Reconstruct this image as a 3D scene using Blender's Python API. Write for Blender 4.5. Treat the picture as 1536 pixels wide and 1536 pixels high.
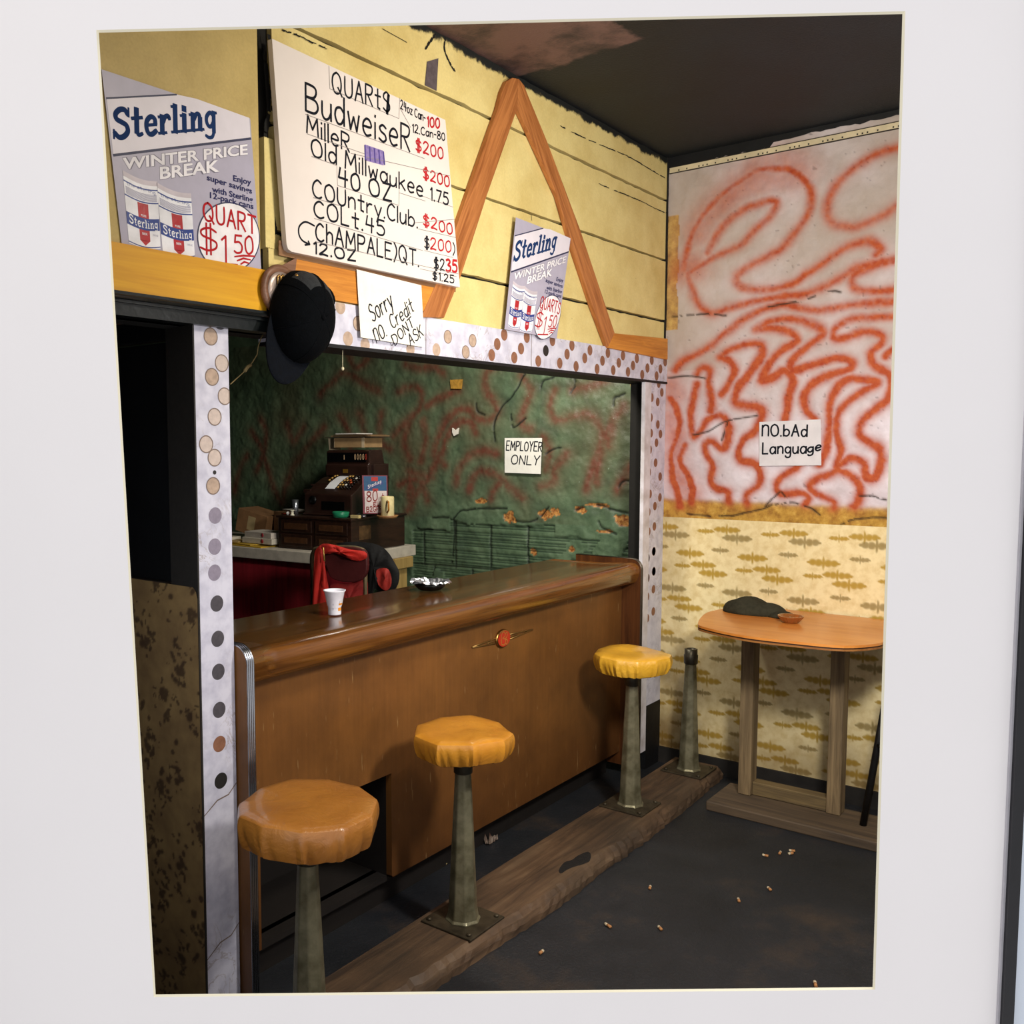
import bpy, bmesh, math, random
import numpy as np
from mathutils import Vector, Matrix
random.seed(7); rng = np.random.default_rng(7)
for o in list(bpy.data.objects): bpy.data.objects.remove(o)
SC = bpy.context.scene; COL = SC.collection
PI = math.pi

# ---------------------------------------------------------------- camera
YAW, PITCH, ROLL = math.radians(49.6057), math.radians(-4.5664), math.radians(0.3388)
FPX, CX, CY = 1405.624, 569.33, 779.90
CAM = np.array([-4.5498, -1.9829, 1.6384])
_f = np.array([math.cos(PITCH)*math.sin(YAW), math.cos(PITCH)*math.cos(YAW), math.sin(PITCH)])
_r = np.array([math.cos(YAW), -math.sin(YAW), 0.0]); _d = np.cross(_f, _r)
_r2 = math.cos(ROLL)*_r + math.sin(ROLL)*_d; _d2 = -math.sin(ROLL)*_r + math.cos(ROLL)*_d
CM = np.array([_r2, _d2, _f])
cam = bpy.data.cameras.new('camera'); cam_o = bpy.data.objects.new('camera', cam); COL.objects.link(cam_o)
cam.sensor_width = 36; cam.sensor_fit = 'HORIZONTAL'; cam.lens = FPX/1536*36
cam.shift_x = (768-CX)/1536; cam.shift_y = (CY-768)/1536; cam.clip_start = .01
mw = Matrix.Identity(4)
for i in range(3):
    mw[i][0] = _r2[i]; mw[i][1] = -_d2[i]; mw[i][2] = -_f[i]; mw[i][3] = CAM[i]
cam_o.matrix_world = mw; SC.camera = cam_o

# ---------------------------------------------------------------- world, lights, exposure
wd = bpy.data.worlds.new('world'); SC.world = wd; wd.use_nodes = True
bg = wd.node_tree.nodes['Background']; bg.inputs[0].default_value = (.96, .95, .97, 1); bg.inputs[1].default_value = .82
def area(name, loc, target, size, power, color=(1,1,1), sizey=None):
    l = bpy.data.lights.new(name, 'AREA'); l.energy = power; l.color = color; l.size = size
    if sizey: l.shape = 'RECTANGLE'; l.size_y = sizey
    o = bpy.data.objects.new(name, l); COL.objects.link(o); o.location = loc
    o.rotation_euler = (Vector(target)-Vector(loc)).to_track_quat('-Z', 'Y').to_euler(); return o
area('strobe_lamp', (-2.32, -1.66, 1.95), (0, -.25, .95), .24, 46, (1, .97, .92))
area('ceiling_lamp', (-2.35, -1.45, 2.96), (-1.35, -.1, .7), .45, 32, (1, .90, .74))
area('bar_fill', (-.95, .40, 2.55), (0, .95, 1.25), .3, 24, (1, .95, .84))  # unseen fill added behind the header to brighten the green wall
area('left_fill', (-3.57, -.30, 1.35), (-2.95, .2, .6), .16, 2.2, (.86, .92, 1))  # unseen fill added at the left to lift the floral half wall
area('gallery_lamp', (-6.2, -2.2, 4.0), (-3.5, -1.2, 1.5), 1.6, 26, (1, .99, .97))
SC.view_settings.view_transform = 'Standard'; SC.view_settings.look = 'None'
SC.view_settings.exposure = 0; SC.view_settings.gamma = 1; SC.view_settings.use_curve_mapping = False

# ---------------------------------------------------------------- helpers
def ray(x, y): return CM.T @ np.array([(x-CX)/FPX, (y-CY)/FPX, 1.0])
def at(x, y, ax, v):
    """pixel -> point on the world plane axis=v"""
    d = ray(x, y); return CAM + (v-CAM[ax])/d[ax]*d
def atd(x, y, depth): return CAM + depth*ray(x, y)
def zm(ox, oy, s): return lambda x, y: (ox+x/s, oy+y/s)
Z1 = zm(130, 20, 3.84); Z2 = zm(380, 40, 3.841); Z3 = zm(620, 20, 2.955); Z4 = zm(980, 20, 2.763); Z5 = zm(980, 400, 3.84)
Z6 = zm(980, 740, 3.072); Z7 = zm(160, 400, 3.072); Z8 = zm(180, 840, 2.327); ZG = zm(600, 500, 3.84); ZH = zm(370, 380, 6.98)
ZR = zm(400, 640, 6.4); ZC = zm(340, 750, 5.12); ZW = zm(340, 620, 4.8)

FRAME = {}
def thing(name, label, cat, loc=(0,0,0), rz=0, group=None):
    o = bpy.data.objects.new(name, None); o.empty_display_size = .05; COL.objects.link(o)
    o.location = loc; o.rotation_euler = (0,0,rz); FRAME[o.name] = (tuple(loc), rz)
    return tag(o, label, cat, group)
def tag(o, label=None, cat=None, group=None, kind=None):
    if label: o['label'] = label
    if cat: o['category'] = cat
    if group: o['group'] = group
    if kind: o['kind'] = kind
    return o
class MB:
    def __init__(s): s.v = []; s.f = []; s.m = []; s.sm = []
    def add(s, vs, fs, mi=0, smooth=False):
        b = len(s.v); s.v += [tuple(map(float, p)) for p in vs]
        for f in fs: s.f.append([b+i for i in f]); s.m.append(mi); s.sm.append(smooth)
        return s
    def box(s, a, b, mi=0):
        x0,y0,z0 = a; x1,y1,z1 = b
        vs = [(x0,y0,z0),(x1,y0,z0),(x1,y1,z0),(x0,y1,z0),(x0,y0,z1),(x1,y0,z1),(x1,y1,z1),(x0,y1,z1)]
        return s.add(vs, [(0,3,2,1),(4,5,6,7),(0,1,5,4),(1,2,6,5),(2,3,7,6),(3,0,4,7)], mi)
    def obox(s, c, ux, uy, uz, mi=0):
        """oriented box: centre and three half-vectors"""
        c, ux, uy, uz = map(np.array, (c, ux, uy, uz)); vs = []
        for k in (-1,1):
            for i, j in ((-1,-1),(1,-1),(1,1),(-1,1)): vs.append(c+i*ux+j*uy+k*uz)
        return s.add(vs, [(0,3,2,1),(4,5,6,7),(0,1,5,4),(1,2,6,5),(2,3,7,6),(3,0,4,7)], mi)
    def lathe(s, prof, c=(0,0,0), n=32, ax=None, mi=0, smooth=True, cap=True, sx=1, sy=1):
        """prof [(r,h)] turned about the local z through c; ax = (X,Y,Z) axes"""
        if ax is None: ax = (np.array((1.,0,0)), np.array((0,1.,0)), np.array((0,0,1.)))
        X, Y, Z = map(np.array, ax); c = np.array(c, float); vs = []
        for r, h in prof:
            for k in range(n):
                a = 2*PI*k/n; vs.append(c+X*r*math.cos(a)*sx+Y*r*math.sin(a)*sy+Z*h)
        fs = []
        for i in range(len(prof)-1):
            for k in range(n): fs.append((i*n+k, i*n+(k+1)%n, (i+1)*n+(k+1)%n, (i+1)*n+k))
        s.add(vs, fs, mi, smooth)
        if cap:
            b = len(s.v)-len(vs)
            if prof[0][0] > 1e-5: s.f.append([b+k for k in range(n)][::-1]); s.m.append(mi); s.sm.append(False)
            if prof[-1][0] > 1e-5: s.f.append([b+(len(prof)-1)*n+k for k in range(n)]); s.m.append(mi); s.sm.append(False)
        return s
    def tube(s, pts, r, n=8, mi=0, smooth=True, r1=None):
        pts = [np.array(p, float) for p in pts]; N = len(pts); vs = []; up = None
        for i, p in enumerate(pts):
            t = pts[min(i+1,N-1)]-pts[max(i-1,0)]; t = t/(np.linalg.norm(t)+1e-12)
            if up is None:
                a = np.array((0,0,1.)) if abs(t[2]) < .9 else np.array((1.,0,0)); up = np.cross(t, a)
            up = up-t*np.dot(up,t); up /= np.linalg.norm(up)+1e-12; w = np.cross(t, up)
            rr = r if r1 is None else r+(r1-r)*i/max(N-1,1)
            for k in range(n):
                a = 2*PI*k/n; vs.append(p+rr*(up*math.cos(a)+w*math.sin(a)))
        fs = [(i*n+k, i*n+(k+1)%n, (i+1)*n+(k+1)%n, (i+1)*n+k) for i in range(N-1) for k in range(n)]
        fs.append(tuple(range(n))[::-1]); fs.append(tuple((N-1)*n+k for k in range(n)))
        return s.add(vs, fs, mi, smooth)
    def prism(s, pts, mp, d, mi=0):
        """outline pts in plane coords, mp(a,b,t) -> world with t the depth 0..d"""
        n = len(pts); vs = [mp(a,b,0) for a,b in pts]+[mp(a,b,d) for a,b in pts]
        fs = [tuple(range(n)), tuple(range(2*n-1, n-1, -1))]+[(i, i+n, (i+1)%n+n, (i+1)%n) for i in range(n)]
        return s.add(vs, fs, mi)
    def disc(s, c, r, mp, n=20, mi=0, rb=None):
        rb = rb or r; vs = [mp(c[0]+r*math.cos(2*PI*k/n), c[1]+rb*math.sin(2*PI*k/n)) for k in range(n)]
        return s.add(vs, [tuple(range(n))], mi)
    def ribbon(s, pts, w, mp, mi=0, closed=False):
        P = np.array(pts, float)
        if len(P) < 2: return s
        if not closed and len(P) > 2:      # break the stroke at sharp corners
            d_ = np.diff(P, axis=0); d_ = d_/(np.linalg.norm(d_, axis=1)[:,None]+1e-9); c_ = (d_[:-1]*d_[1:]).sum(1); k_ = [i+1 for i in range(len(c_)) if c_[i] < .6]
            if k_:
                e_ = [0]+k_+[len(P)-1]
                for a_, b_ in zip(e_[:-1], e_[1:]): s.ribbon(P[a_:b_+1], w, mp, mi)
                return s
        keep = [0]+[i for i in range(1, len(P)) if np.linalg.norm(P[i]-P[i-1]) > 1e-6]; P = P[keep]
        if len(P) < 2: return s
        T = np.gradient(P, axis=0); T /= np.linalg.norm(T, axis=1)[:,None]+1e-12
        N = np.stack([-T[:,1], T[:,0]], 1); h = w/2
        if not closed:
            P = P.copy(); P[0] -= T[0]*h*.6; P[-1] += T[-1]*h*.6
        ws = np.full(len(P), h)
        if not closed and len(P) > 2: ws[0] *= .7; ws[-1] *= .7
        L = P+N*ws[:,None]; R = P-N*ws[:,None]; n = len(P); s.rc = (getattr(s, 'rc', 0)+1) % 9     # later strokes lie a hair above earlier ones
        o_ = np.array(mp(*P[0])); g_ = np.cross(np.array(mp(P[0][0]+1e-3, P[0][1]))-o_, np.array(mp(P[0][0], P[0][1]+1e-3))-o_); g_ = g_/(np.linalg.norm(g_)+1e-15)
        g_ = g_*(1 if g_ @ (CAM-o_) > 0 else -1)*5e-5*s.rc
        return s.add([np.array(mp(*p))+g_ for p in L]+[np.array(mp(*p))+g_ for p in R], [(i, i+1, n+i+1, n+i) for i in range(n-1)], mi)
def obj(name, mb, mats, parent=None, bevel=0, subsurf=0, solid=0, kind=None, sharp=0, local=False, label=None):
    V = np.array(mb.v, float)
    if parent is not None:
        FRAME_p = FRAME[parent.name]
        if not local:
            V = V-np.array(FRAME_p[0]); c, s_ = math.cos(-FRAME_p[1]), math.sin(-FRAME_p[1])
            V = np.stack([V[:,0]*c-V[:,1]*s_, V[:,0]*s_+V[:,1]*c, V[:,2]], 1)
    me = bpy.data.meshes.new(name); me.from_pydata(V.tolist(), [], mb.f)
    if not isinstance(mats, (list, tuple)): mats = [mats]
    for m in mats: me.materials.append(m)
    me.polygons.foreach_set('material_index', mb.m); me.polygons.foreach_set('use_smooth', mb.sm); me.update()
    if sharp:
        b_ = bmesh.new(); b_.from_mesh(me)
        for e in b_.edges:
            if len(e.link_faces) == 2 and e.calc_face_angle(0) > sharp: e.smooth = False
        b_.to_mesh(me); b_.free()
    o = bpy.data.objects.new(name, me); COL.objects.link(o)
    if parent is not None: o.parent = parent; FRAME[o.name] = FRAME[parent.name]
    else: FRAME[o.name] = ((0,0,0), 0)
    if bevel:
        b = o.modifiers.new('bevel', 'BEVEL'); b.width = bevel; b.segments = 2; b.limit_method = 'ANGLE'; b.angle_limit = .6
    if solid: m = o.modifiers.new('solid', 'SOLIDIFY'); m.thickness = solid; m.offset = 0
    if subsurf: m = o.modifiers.new('sub', 'SUBSURF'); m.levels = subsurf; m.render_levels = subsurf
    if kind: o['kind'] = kind
    if label: o['label'] = label
    return o
def copy_tree(o, parent=None):
    c = o.copy(); COL.objects.link(c)
    if parent is not None: c.parent = parent
    FRAME[c.name] = FRAME.get(o.name, ((0,0,0),0))
    for ch in [x for x in bpy.data.objects if x.parent == o]: copy_tree(ch, c)
    return c
def cr(pts, k=6, closed=False):
    """Catmull-Rom through pts"""
    P = [np.array(p, float) for p in pts]; out = []; n = len(P)
    if n < 3: return P
    for i in range(n if closed else n-1):
        p0 = P[(i-1)%n] if closed or i > 0 else P[0]; p1 = P[i]; p2 = P[(i+1)%n]; p3 = P[(i+2)%n] if closed or i+2 < n else P[-1]
        for j in range(k):
            t = j/k; out.append(.5*((2*p1)+(-p0+p2)*t+(2*p0-5*p1+4*p2-p3)*t*t+(-p0+3*p1-3*p2+p3)*t**3))
    if not closed: out.append(P[-1])
    return out
def vnoise(x, y, seed=0):
    """2-D value noise 0..1 on arrays"""
    r = np.random.default_rng(seed).random((64,64)); xi = np.floor(x).astype(int); yi = np.floor(y).astype(int)
    fx = x-xi; fy = y-yi; fx = fx*fx*(3-2*fx); fy = fy*fy*(3-2*fy); g = lambda a, b: r[a%64, b%64]
    return (g(xi,yi)*(1-fx)+g(xi+1,yi)*fx)*(1-fy)+(g(xi,yi+1)*(1-fx)+g(xi+1,yi+1)*fx)*fy
def fbm(x, y, seed=0, oct=4):
    v = 0; a = .5
    for i in range(oct): v = v+a*vnoise(x*2**i, y*2**i, seed+i); a *= .5
    return v/(1-.5**oct)
def dist_field(A, B, lines, A0=None, B0=None):
    """least distance of every grid node to the polylines (A,B are 2-D coordinate grids)"""
    A0 = A if A0 is None else A0; B0 = B if B0 is None else B0
    D = np.full(A.shape, 9.0); a0 = A0[0,0]; b0 = B0[0,0]; da = A0[1,0]-A0[0,0]; db = B0[0,1]-B0[0,0]; R = .16
    for L in lines:
        for p, q in zip(L[:-1], L[1:]):
            i = sorted(((min(p[0],q[0])-R-a0)/da, (max(p[0],q[0])+R-a0)/da)); j = sorted(((min(p[1],q[1])-R-b0)/db, (max(p[1],q[1])+R-b0)/db))
            i0, i1 = max(int(i[0]),0), min(int(i[1])+1, A.shape[0]); j0, j1 = max(int(j[0]),0), min(int(j[1])+1, A.shape[1])
            if i0 >= i1 or j0 >= j1: continue
            X = A[i0:i1,j0:j1]; Y = B[i0:i1,j0:j1]; dx, dy = q[0]-p[0], q[1]-p[1]; L2 = dx*dx+dy*dy+1e-12
            t = np.clip(((X-p[0])*dx+(Y-p[1])*dy)/L2, 0, 1); d = np.hypot(X-p[0]-t*dx, Y-p[1]-t*dy)
            D[i0:i1,j0:j1] = np.minimum(D[i0:i1,j0:j1], d)
    return D
def grid_obj(name, A, B, mp, attrs, mat, parent=None, extra=None, kind=None, smooth=True, flip=False):
    """mesh grid with float point attributes; mp(A,B) -> (N,3)"""
    n, m = A.shape; V = mp(A, B).reshape(-1,3)
    idx = np.arange(n*m).reshape(n, m)
    F = np.stack([idx[:-1,:-1], idx[1:,:-1], idx[1:,1:], idx[:-1,1:]], -1).reshape(-1,4)
    if flip: F = F[:, ::-1]
    if extra:
        ev = np.array([p for q in extra for p in q], float); ef = np.arange(len(ev)).reshape(-1,4)+len(V)
        V = np.vstack([V, ev]); F = np.vstack([F, ef])
    if parent is not None: V = V-np.array(FRAME[parent.name][0])
    me = bpy.data.meshes.new(name); me.from_pydata(V.tolist(), [], F.tolist()); me.materials.append(mat)
    me.polygons.foreach_set('use_smooth', [smooth]*len(me.polygons))
    for k, a in attrs.items():
        at_ = me.attributes.new(k, 'FLOAT', 'POINT'); d = np.zeros(len(V), np.float32); d[:n*m] = np.asarray(a, np.float32).ravel(); at_.data.foreach_set('value', d)
    me.update(); o = bpy.data.objects.new(name, me); COL.objects.link(o)
    if parent is not None: o.parent = parent; FRAME[o.name] = FRAME[parent.name]
    else: FRAME[o.name] = ((0,0,0),0)
    if kind: o['kind'] = kind
    return o

# ---------------------------------------------------------------- materials
def lin(h):
    h = h.lstrip('#'); c = [int(h[i:i+2],16)/255 for i in (0,2,4)]
    return tuple(x/12.92 if x <= .04045 else ((x+.055)/1.055)**2.4 for x in c)+(1,)
class NT:
    def __init__(s, name):
        s.m = bpy.data.materials.new(name); s.m.use_nodes = True; s.t = s.m.node_tree; s.b = s.t.nodes['Principled BSDF']
        s.co = s.t.nodes.new('ShaderNodeTexCoord').outputs['Object']
    def n(s, typ, **kw):
        x = s.t.nodes.new('ShaderNode'+typ)
        for k, v in kw.items(): setattr(x, k, v)
        return x
    def l(s, a, b): s.t.links.new(a, b)
    def put(s, sock, v):
        if hasattr(v, 'is_output') or isinstance(v, bpy.types.NodeSocket): s.l(v, sock)
        else: sock.default_value = v
    def map(s, scale=(1,1,1), rot=(0,0,0)):
        x = s.n('Mapping'); s.l(s.co, x.inputs[0]); x.inputs['Scale'].default_value = scale; x.inputs['Rotation'].default_value = rot; return x.outputs[0]
    def noise(s, scale, detail=4, rough=.55, vec=None, dist=0):
        x = s.n('TexNoise'); x.inputs['Scale'].default_value = scale; x.inputs['Detail'].default_value = detail; x.inputs['Roughness'].default_value = rough
        x.inputs['Distortion'].default_value = dist; s.l(vec if vec is not None else s.co, x.inputs['Vector']); return x.outputs['Fac']
    def ramp(s, fac, *stops):
        x = s.n('ValToRGB'); s.put(x.inputs[0], fac); e = x.color_ramp.elements
        while len(e) < len(stops): e.new(.5)
        for el, (p, c) in zip(e, stops): el.position = p; el.color = c if isinstance(c, tuple) and len(c) == 4 else (c,c,c,1)
        return x.outputs[0]
    def mix(s, fac, a, b, mode='MIX'):
        x = s.n('MixRGB', blend_type=mode); s.put(x.inputs[0], fac); s.put(x.inputs[1], a); s.put(x.inputs[2], b); return x.outputs[0]
    def math(s, op, a, b=0.0, clamp=False):
        x = s.n('Math', operation=op, use_clamp=clamp); s.put(x.inputs[0], a); s.put(x.inputs[1], b); return x.outputs[0]
    def attr(s, name): return s.n('Attribute', attribute_name=name).outputs['Fac']
    def bump(s, h, strength=.3, dist=.01):
        x = s.n('Bump'); x.inputs['Strength'].default_value = strength; x.inputs['Distance'].default_value = dist; s.put(x.inputs['Height'], h); s.l(x.outputs[0], s.b.inputs['Normal'])
    def done(s, col, rough=.6, metal=0, spec=.5):
        s.put(s.b.inputs['Base Color'], col); s.put(s.b.inputs['Roughness'], rough); s.put(s.b.inputs['Metallic'], metal); s.b.inputs['Specular IOR Level'].default_value = spec; return s.m
def pm(name, h, rough=.6, var=.12, scale=14, bump=.15, bscale=60, metal=0, spec=.4, dark=None, coat=0, bd=.004):
    """plain painted / cloth / plastic surface with uneven tone and a fine bump"""
    t = NT(name); c = lin(h); d = lin(dark) if dark else tuple(x*(1-2*var) for x in c[:3])+(1,)
    n = t.noise(scale, 5); col = t.ramp(n, (.3, d), (.62, c))
    t.bump(t.noise(bscale, 4), bump, bd)
    if coat: t.b.inputs['Coat Weight'].default_value = coat; t.b.inputs['Coat Roughness'].default_value = .15
    return t.done(col, rough, metal, spec)
def wood(name, a, b, axis=0, rough=.5, s=3, stretch=14, bump=.2, coat=0, ring=.0):
    t = NT(name); sc = [stretch*s]*3; sc[axis] = s; v = t.map(tuple(sc)); n = t.noise(1.0, 6, .6, v, .6)
    sc2 = [stretch*s*5]*3; sc2[axis] = s*1.5; n2 = t.noise(1.0, 3, .6, t.map(tuple(sc2)))
    f = t.math('ADD', t.math('MULTIPLY', n, .7), t.math('MULTIPLY', n2, .3))
    col = t.ramp(f, (.35, lin(a)), (.62, lin(b))); t.bump(f, bump, .003)
    if coat: t.b.inputs['Coat Weight'].default_value = coat; t.b.inputs['Coat Roughness'].default_value = .12
    return t.done(col, rough, 0, .4)
# ---------------------------------------------------------------- shared materials
def yellow_mat(name, h, dark, edge=True):
    t = NT(name); n = t.noise(5, 6, .6); col = t.ramp(n, (.3, lin(dark)), (.6, lin(h)))
    fine = t.noise(120, 3); col = t.mix(.12, col, t.ramp(fine, (.3, .2), (.7, 1.0)), 'MULTIPLY')
    sp = t.ramp(t.noise(38, 2), (.24, 1.0), (.27, 0.0)); col = t.mix(t.math('MULTIPLY', sp, .5), col, lin('5a4a2a'))
    if edge:
        x = t.n('SeparateXYZ'); t.l(t.co, x.inputs[0]); z = t.math('ADD', x.outputs[2], t.math('MULTIPLY', t.noise(9, 6, .7), .09))
        col = t.mix(t.ramp(t.math('SUBTRACT', z, 2.53), (.518, 0.0), (.528, 1.0)), col, lin('1a1d1c'))
    t.bump(t.math('ADD', t.noise(14, 4), t.math('MULTIPLY', fine, .25)), .35, .006)
    return t.done(col, .55, 0, .35)
M_yel = yellow_mat('yellow_boards', 'e0cd8a', 'cdb570')
M_och = yellow_mat('ochre_plaster', 'c6ad6c', 'b29a5c')
M_dark = pm('dark_gap', '15130f', .9, .2, 20)
M_black = pm('black_paint', '0c0d0f', .6, .3, 8, .3)
M_ply = wood('yellow_plywood', 'c98a10', 'e0a51c', 0, .4, 2, 12, .1, .2)
M_trim = wood('orange_wood', 'a8641c', 'd08a34', 0, .5, 3, 14, .2)
M_trimv = wood('orange_wood_upright', '9c5a22', 'c67f38', 2, .5, 3, 14, .2)
M_paper = pm('white_paper', 'e9e3d6', .7, .05, 30, .1)
M_ink = pm('black_ink', '181a22', .8, .1, 40, 0, 60, 0, .1)
M_red = pm('red_ink', 'b4242a', .8, .1, 40, 0, 60, 0, .1)
M_chrome = pm('chrome', 'b9bcc2', .22, .1, 9, .1, 40, 1.0)
M_metal = pm('worn_steel', '8a846a', .34, .3, 16, .3, 50, .5, dark='565039')
def dotted_mat():
    t = NT('marbled_paper'); n = t.noise(7, 8, .65, dist=1.4)
    v = t.math('ABSOLUTE', t.math('SUBTRACT', n, .5)); vein = t.ramp(v, (.0, 1.0), (.022, 0.0))
    msk = t.ramp(t.noise(4, 3), (.48, 0.0), (.6, 1.0))
    col = t.ramp(t.noise(22, 5), (.35, lin('b9b7c6')), (.6, lin('d0ceda')))
    col = t.mix(t.math('MULTIPLY', vein, t.math('MULTIPLY', msk, .6)), col, lin('85705e'))
    t.bump(t.noise(60, 3), .1, .003); return t.done(col, .5, 0, .4)
M_dotp = dotted_mat()
M_dots = [pm('dot_tan', 'b9a08c', .6, .15, 60), pm('dot_pale', 'cbb9ae', .6, .1, 60), pm('dot_grey', '8b8291', .6, .1, 60), pm('dot_dark', '4c484d', .6, .15, 60),
          pm('dot_brown', '8c5f47', .6, .15, 60), pm('dot_black', '25221f', .6, .1, 60), pm('dot_ring', '7d6a5e', .6, .1, 60)]

# ---------------------------------------------------------------- picture frame and gallery wall
MATD = 1.75
DV = np.array((.03885698, .00224193, -.99924227)); DH = np.array((.63907017, -.76906091, .0116033)); DH -= DV*(DH@DV); DH /= np.linalg.norm(DH)
NO = np.cross(DH, -DV)            # towards the viewer
if NO @ (CAM-atd(768,780,MATD)) < 0: NO = -NO
P0 = atd(768, 780, MATD)
def pq(x, y):                     # pixel -> (a,b) in the board plane, a right, b down
    d = ray(x, y); t = ((P0-CAM)@NO)/(d@NO); q = CAM+t*d-P0; return (q@DH, q@DV)
def PB(a, b, t=0): return P0+DH*a+DV*b+NO*t
o4 = [pq(147.5,48), pq(1355,20), pq(1310,1482), pq(233,1493)]
t_mat = pm('mat_board_white', 'f4f1f1', .8, .01, 3, .06, 300, 0, .2)
M_bevel = pm('mat_bevel_cream', 'f3ecd2', .8, .02, 3, 0)
XL, XR, YT, YB = -1.33, pq(1512,1136)[0], -1.28, 1.33
frame = thing('picture_frame', 'black framed white mat board with the bar seen through its opening', 'picture frame', tuple(PB(0,0,0)))
m = MB(); out = [(XL,YT),(XR,YT),(XR,YB),(XL,YB)]
inn = [(a-(-.0035*-1 if i in (0,3) else -.0035), b-(.0035 if i < 2 else -.0035)) for i, (a, b) in enumerate(o4)]
vs = [PB(a,b,0) for a,b in out]+[PB(a,b,0) for a,b in inn]+[PB(a,b,-.003) for a,b in o4]+[PB(a,b,-.003) for a,b in out]+[PB(a,b,-.0045) for a,b in o4]
m.add(vs, [(i, i+4, (i+1)%4+4, (i+1)%4) for i in range(4)], 0); b0 = len(m.v)-len(vs)
for i in range(4): m.f.append([i+4, i+8, (i+1)%4+8, (i+1)%4+4]); m.m.append(1); m.sm.append(False)
for i in range(4): m.f.append([i, (i+1)%4, (i+1)%4+12, i+12]); m.m.append(0); m.sm.append(False)
for i in range(4): m.f.append([i+12, (i+1)%4+12, (i+1)%4+8, i+8]); m.m.append(0); m.sm.append(False)
obj('mat_board', m, [t_mat, M_bevel], frame)
M_frm = pm('black_frame', '17171b', .35, .1, 30, .1)
M_lip = pm('frame_lip_grey', 'b9b7bd', .5, .05, 30, .1)
m = MB(); xr2 = pq(1515.2,1136)[0]; xr3 = pq(1532,1136)[0]; w1 = xr2-XR; w2 = xr3-xr2
for (a0,a1,b0_,b1) in ((XR,xr2,YT-w1,YB+w1),(XL-w1,XL,YT-w1,YB+w1),(XL,XR,YT-w1,YT),(XL,XR,YB,YB+w1)):
    m.obox(PB((a0+a1)/2,(b0_+b1)/2,.002), DH*(a1-a0)/2, DV*(b1-b0_)/2, NO*.004)
obj('frame_lip', m, M_lip, frame)
m = MB()
for (a0,a1,b0_,b1) in ((xr2,xr3,YT-w1-w2,YB+w1+w2),(XL-w1-w2,XL-w1,YT-w1-w2,YB+w1+w2),(XL-w1,xr2,YT-w1-w2,YT-w1),(XL-w1,xr2,YB+w1,YB+w1+w2)):
    m.obox(PB((a0+a1)/2,(b0_+b1)/2,.004), DH*(a1-a0)/2, DV*(b1-b0_)/2, NO*.011)
obj('frame_moulding', m, M_frm, frame)
M_gal = pm('gallery_wall_paint', 'd9e2ee', .7, .02, 4, .1, 120)
m = MB(); hx0 = min(o4[0][0],o4[3][0])-.03; hx1 = max(o4[1][0],o4[2][0])+.03; hy0 = min(o4[0][1],o4[1][1])-.03; hy1 = max(o4[2][1],o4[3][1])+.03
gx0, gx1, gy0, gy1 = -2.6, 5.4, -1.80, 1.75
for (a0,a1,b0_,b1) in ((gx0,hx0,gy0,gy1),(hx1,gx1,gy0,gy1),(hx0,hx1,gy0,hy0),(hx0,hx1,hy1,gy1)):
    m.obox(PB((a0+a1)/2,(b0_+b1)/2,-.018), DH*(a1-a0)/2, DV*(b1-b0_)/2, NO*.011)
obj('wall_front', m, M_gal, kind='structure')

# ---------------------------------------------------------------- room shell
H = 3.04
def front_x(y, z): return (P0@NO-.03-y*NO[1]-z*NO[2])/NO[0]    # where the gallery wall's back stands
def front_y(x, z): return (P0@NO-.03-x*NO[0]-z*NO[2])/NO[1]
def floor_mat():
    t = NT('asphalt_floor'); n = t.noise(2.2, 7, .65); f = t.noise(90, 3, .7)
    col = t.ramp(n, (.36, lin('15181c')), (.55, lin('1f2125')), (.72, lin('3d3229')))
    col = t.mix(.35, col, t.ramp(f, (.3, .35), (.75, 1.2)), 'MULTIPLY'); t.bump(t.math('ADD', f, t.math('MULTIPLY', t.noise(9,5), 2)), .45, .006)
    return t.done(col, .55, 0, .5)
xa = front_x(0, 0); yb = front_y(0, 0)
m = MB(); m.add([(xa,0,0),(0,yb,0),(.1,yb,0),(.1,5.1,0),(-4.7,5.1,0),(-4.7,0,0)], [(0,1,2,3,4,5)])
m.add([(xa,0,-.08),(0,yb,-.08),(.1,yb,-.08),(.1,5.1,-.08),(-4.7,5.1,-.08),(-4.7,0,-.08)], [(5,4,3,2,1,0)])
obj('floor', m, floor_mat(), kind='structure')
def ceil_mat():
    t = NT('dark_ceiling'); n = t.noise(3, 6, .6); col = t.ramp(n, (.35, lin('050d12')), (.65, lin('0b171e')))
    x = t.n('SeparateXYZ'); t.l(t.co, x.inputs[0])
    # peeled patch of bare pinkish board, bounded by straight cuts
    nz = t.math('MULTIPLY', t.math('SUBTRACT', t.noise(12, 4), .5), .12)
    inx = t.math('MULTIPLY', t.ramp(t.math('ADD', t.math('SUBTRACT', x.outputs[0], -2.10), nz), (.0, 0.0), (.02, 1.0)), t.ramp(t.math('SUBTRACT', t.math('ADD', x.outputs[0], nz), -1.38), (.0, 1.0), (.02, 0.0)))
    iny = t.math('MULTIPLY', t.ramp(t.math('ADD', t.math('SUBTRACT', x.outputs[1], -.50), nz), (.0, 0.0), (.02, 1.0)), t.ramp(t.math('SUBTRACT', t.math('ADD', x.outputs[1], nz), .04), (.0, 1.0), (.02, 0.0)))
    col = t.mix(t.math('MULTIPLY', t.math('MULTIPLY', inx, iny), t.ramp(t.noise(5,6,.7),(.36,.25),(.56,1.0))), col, lin('6d524b'))
    t.bump(t.noise(120, 4, .7), .6, .005); return t.done(col, .6, 0, .45)
xa2 = front_x(0, H); yb2 = front_y(0, H); m = MB()
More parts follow.
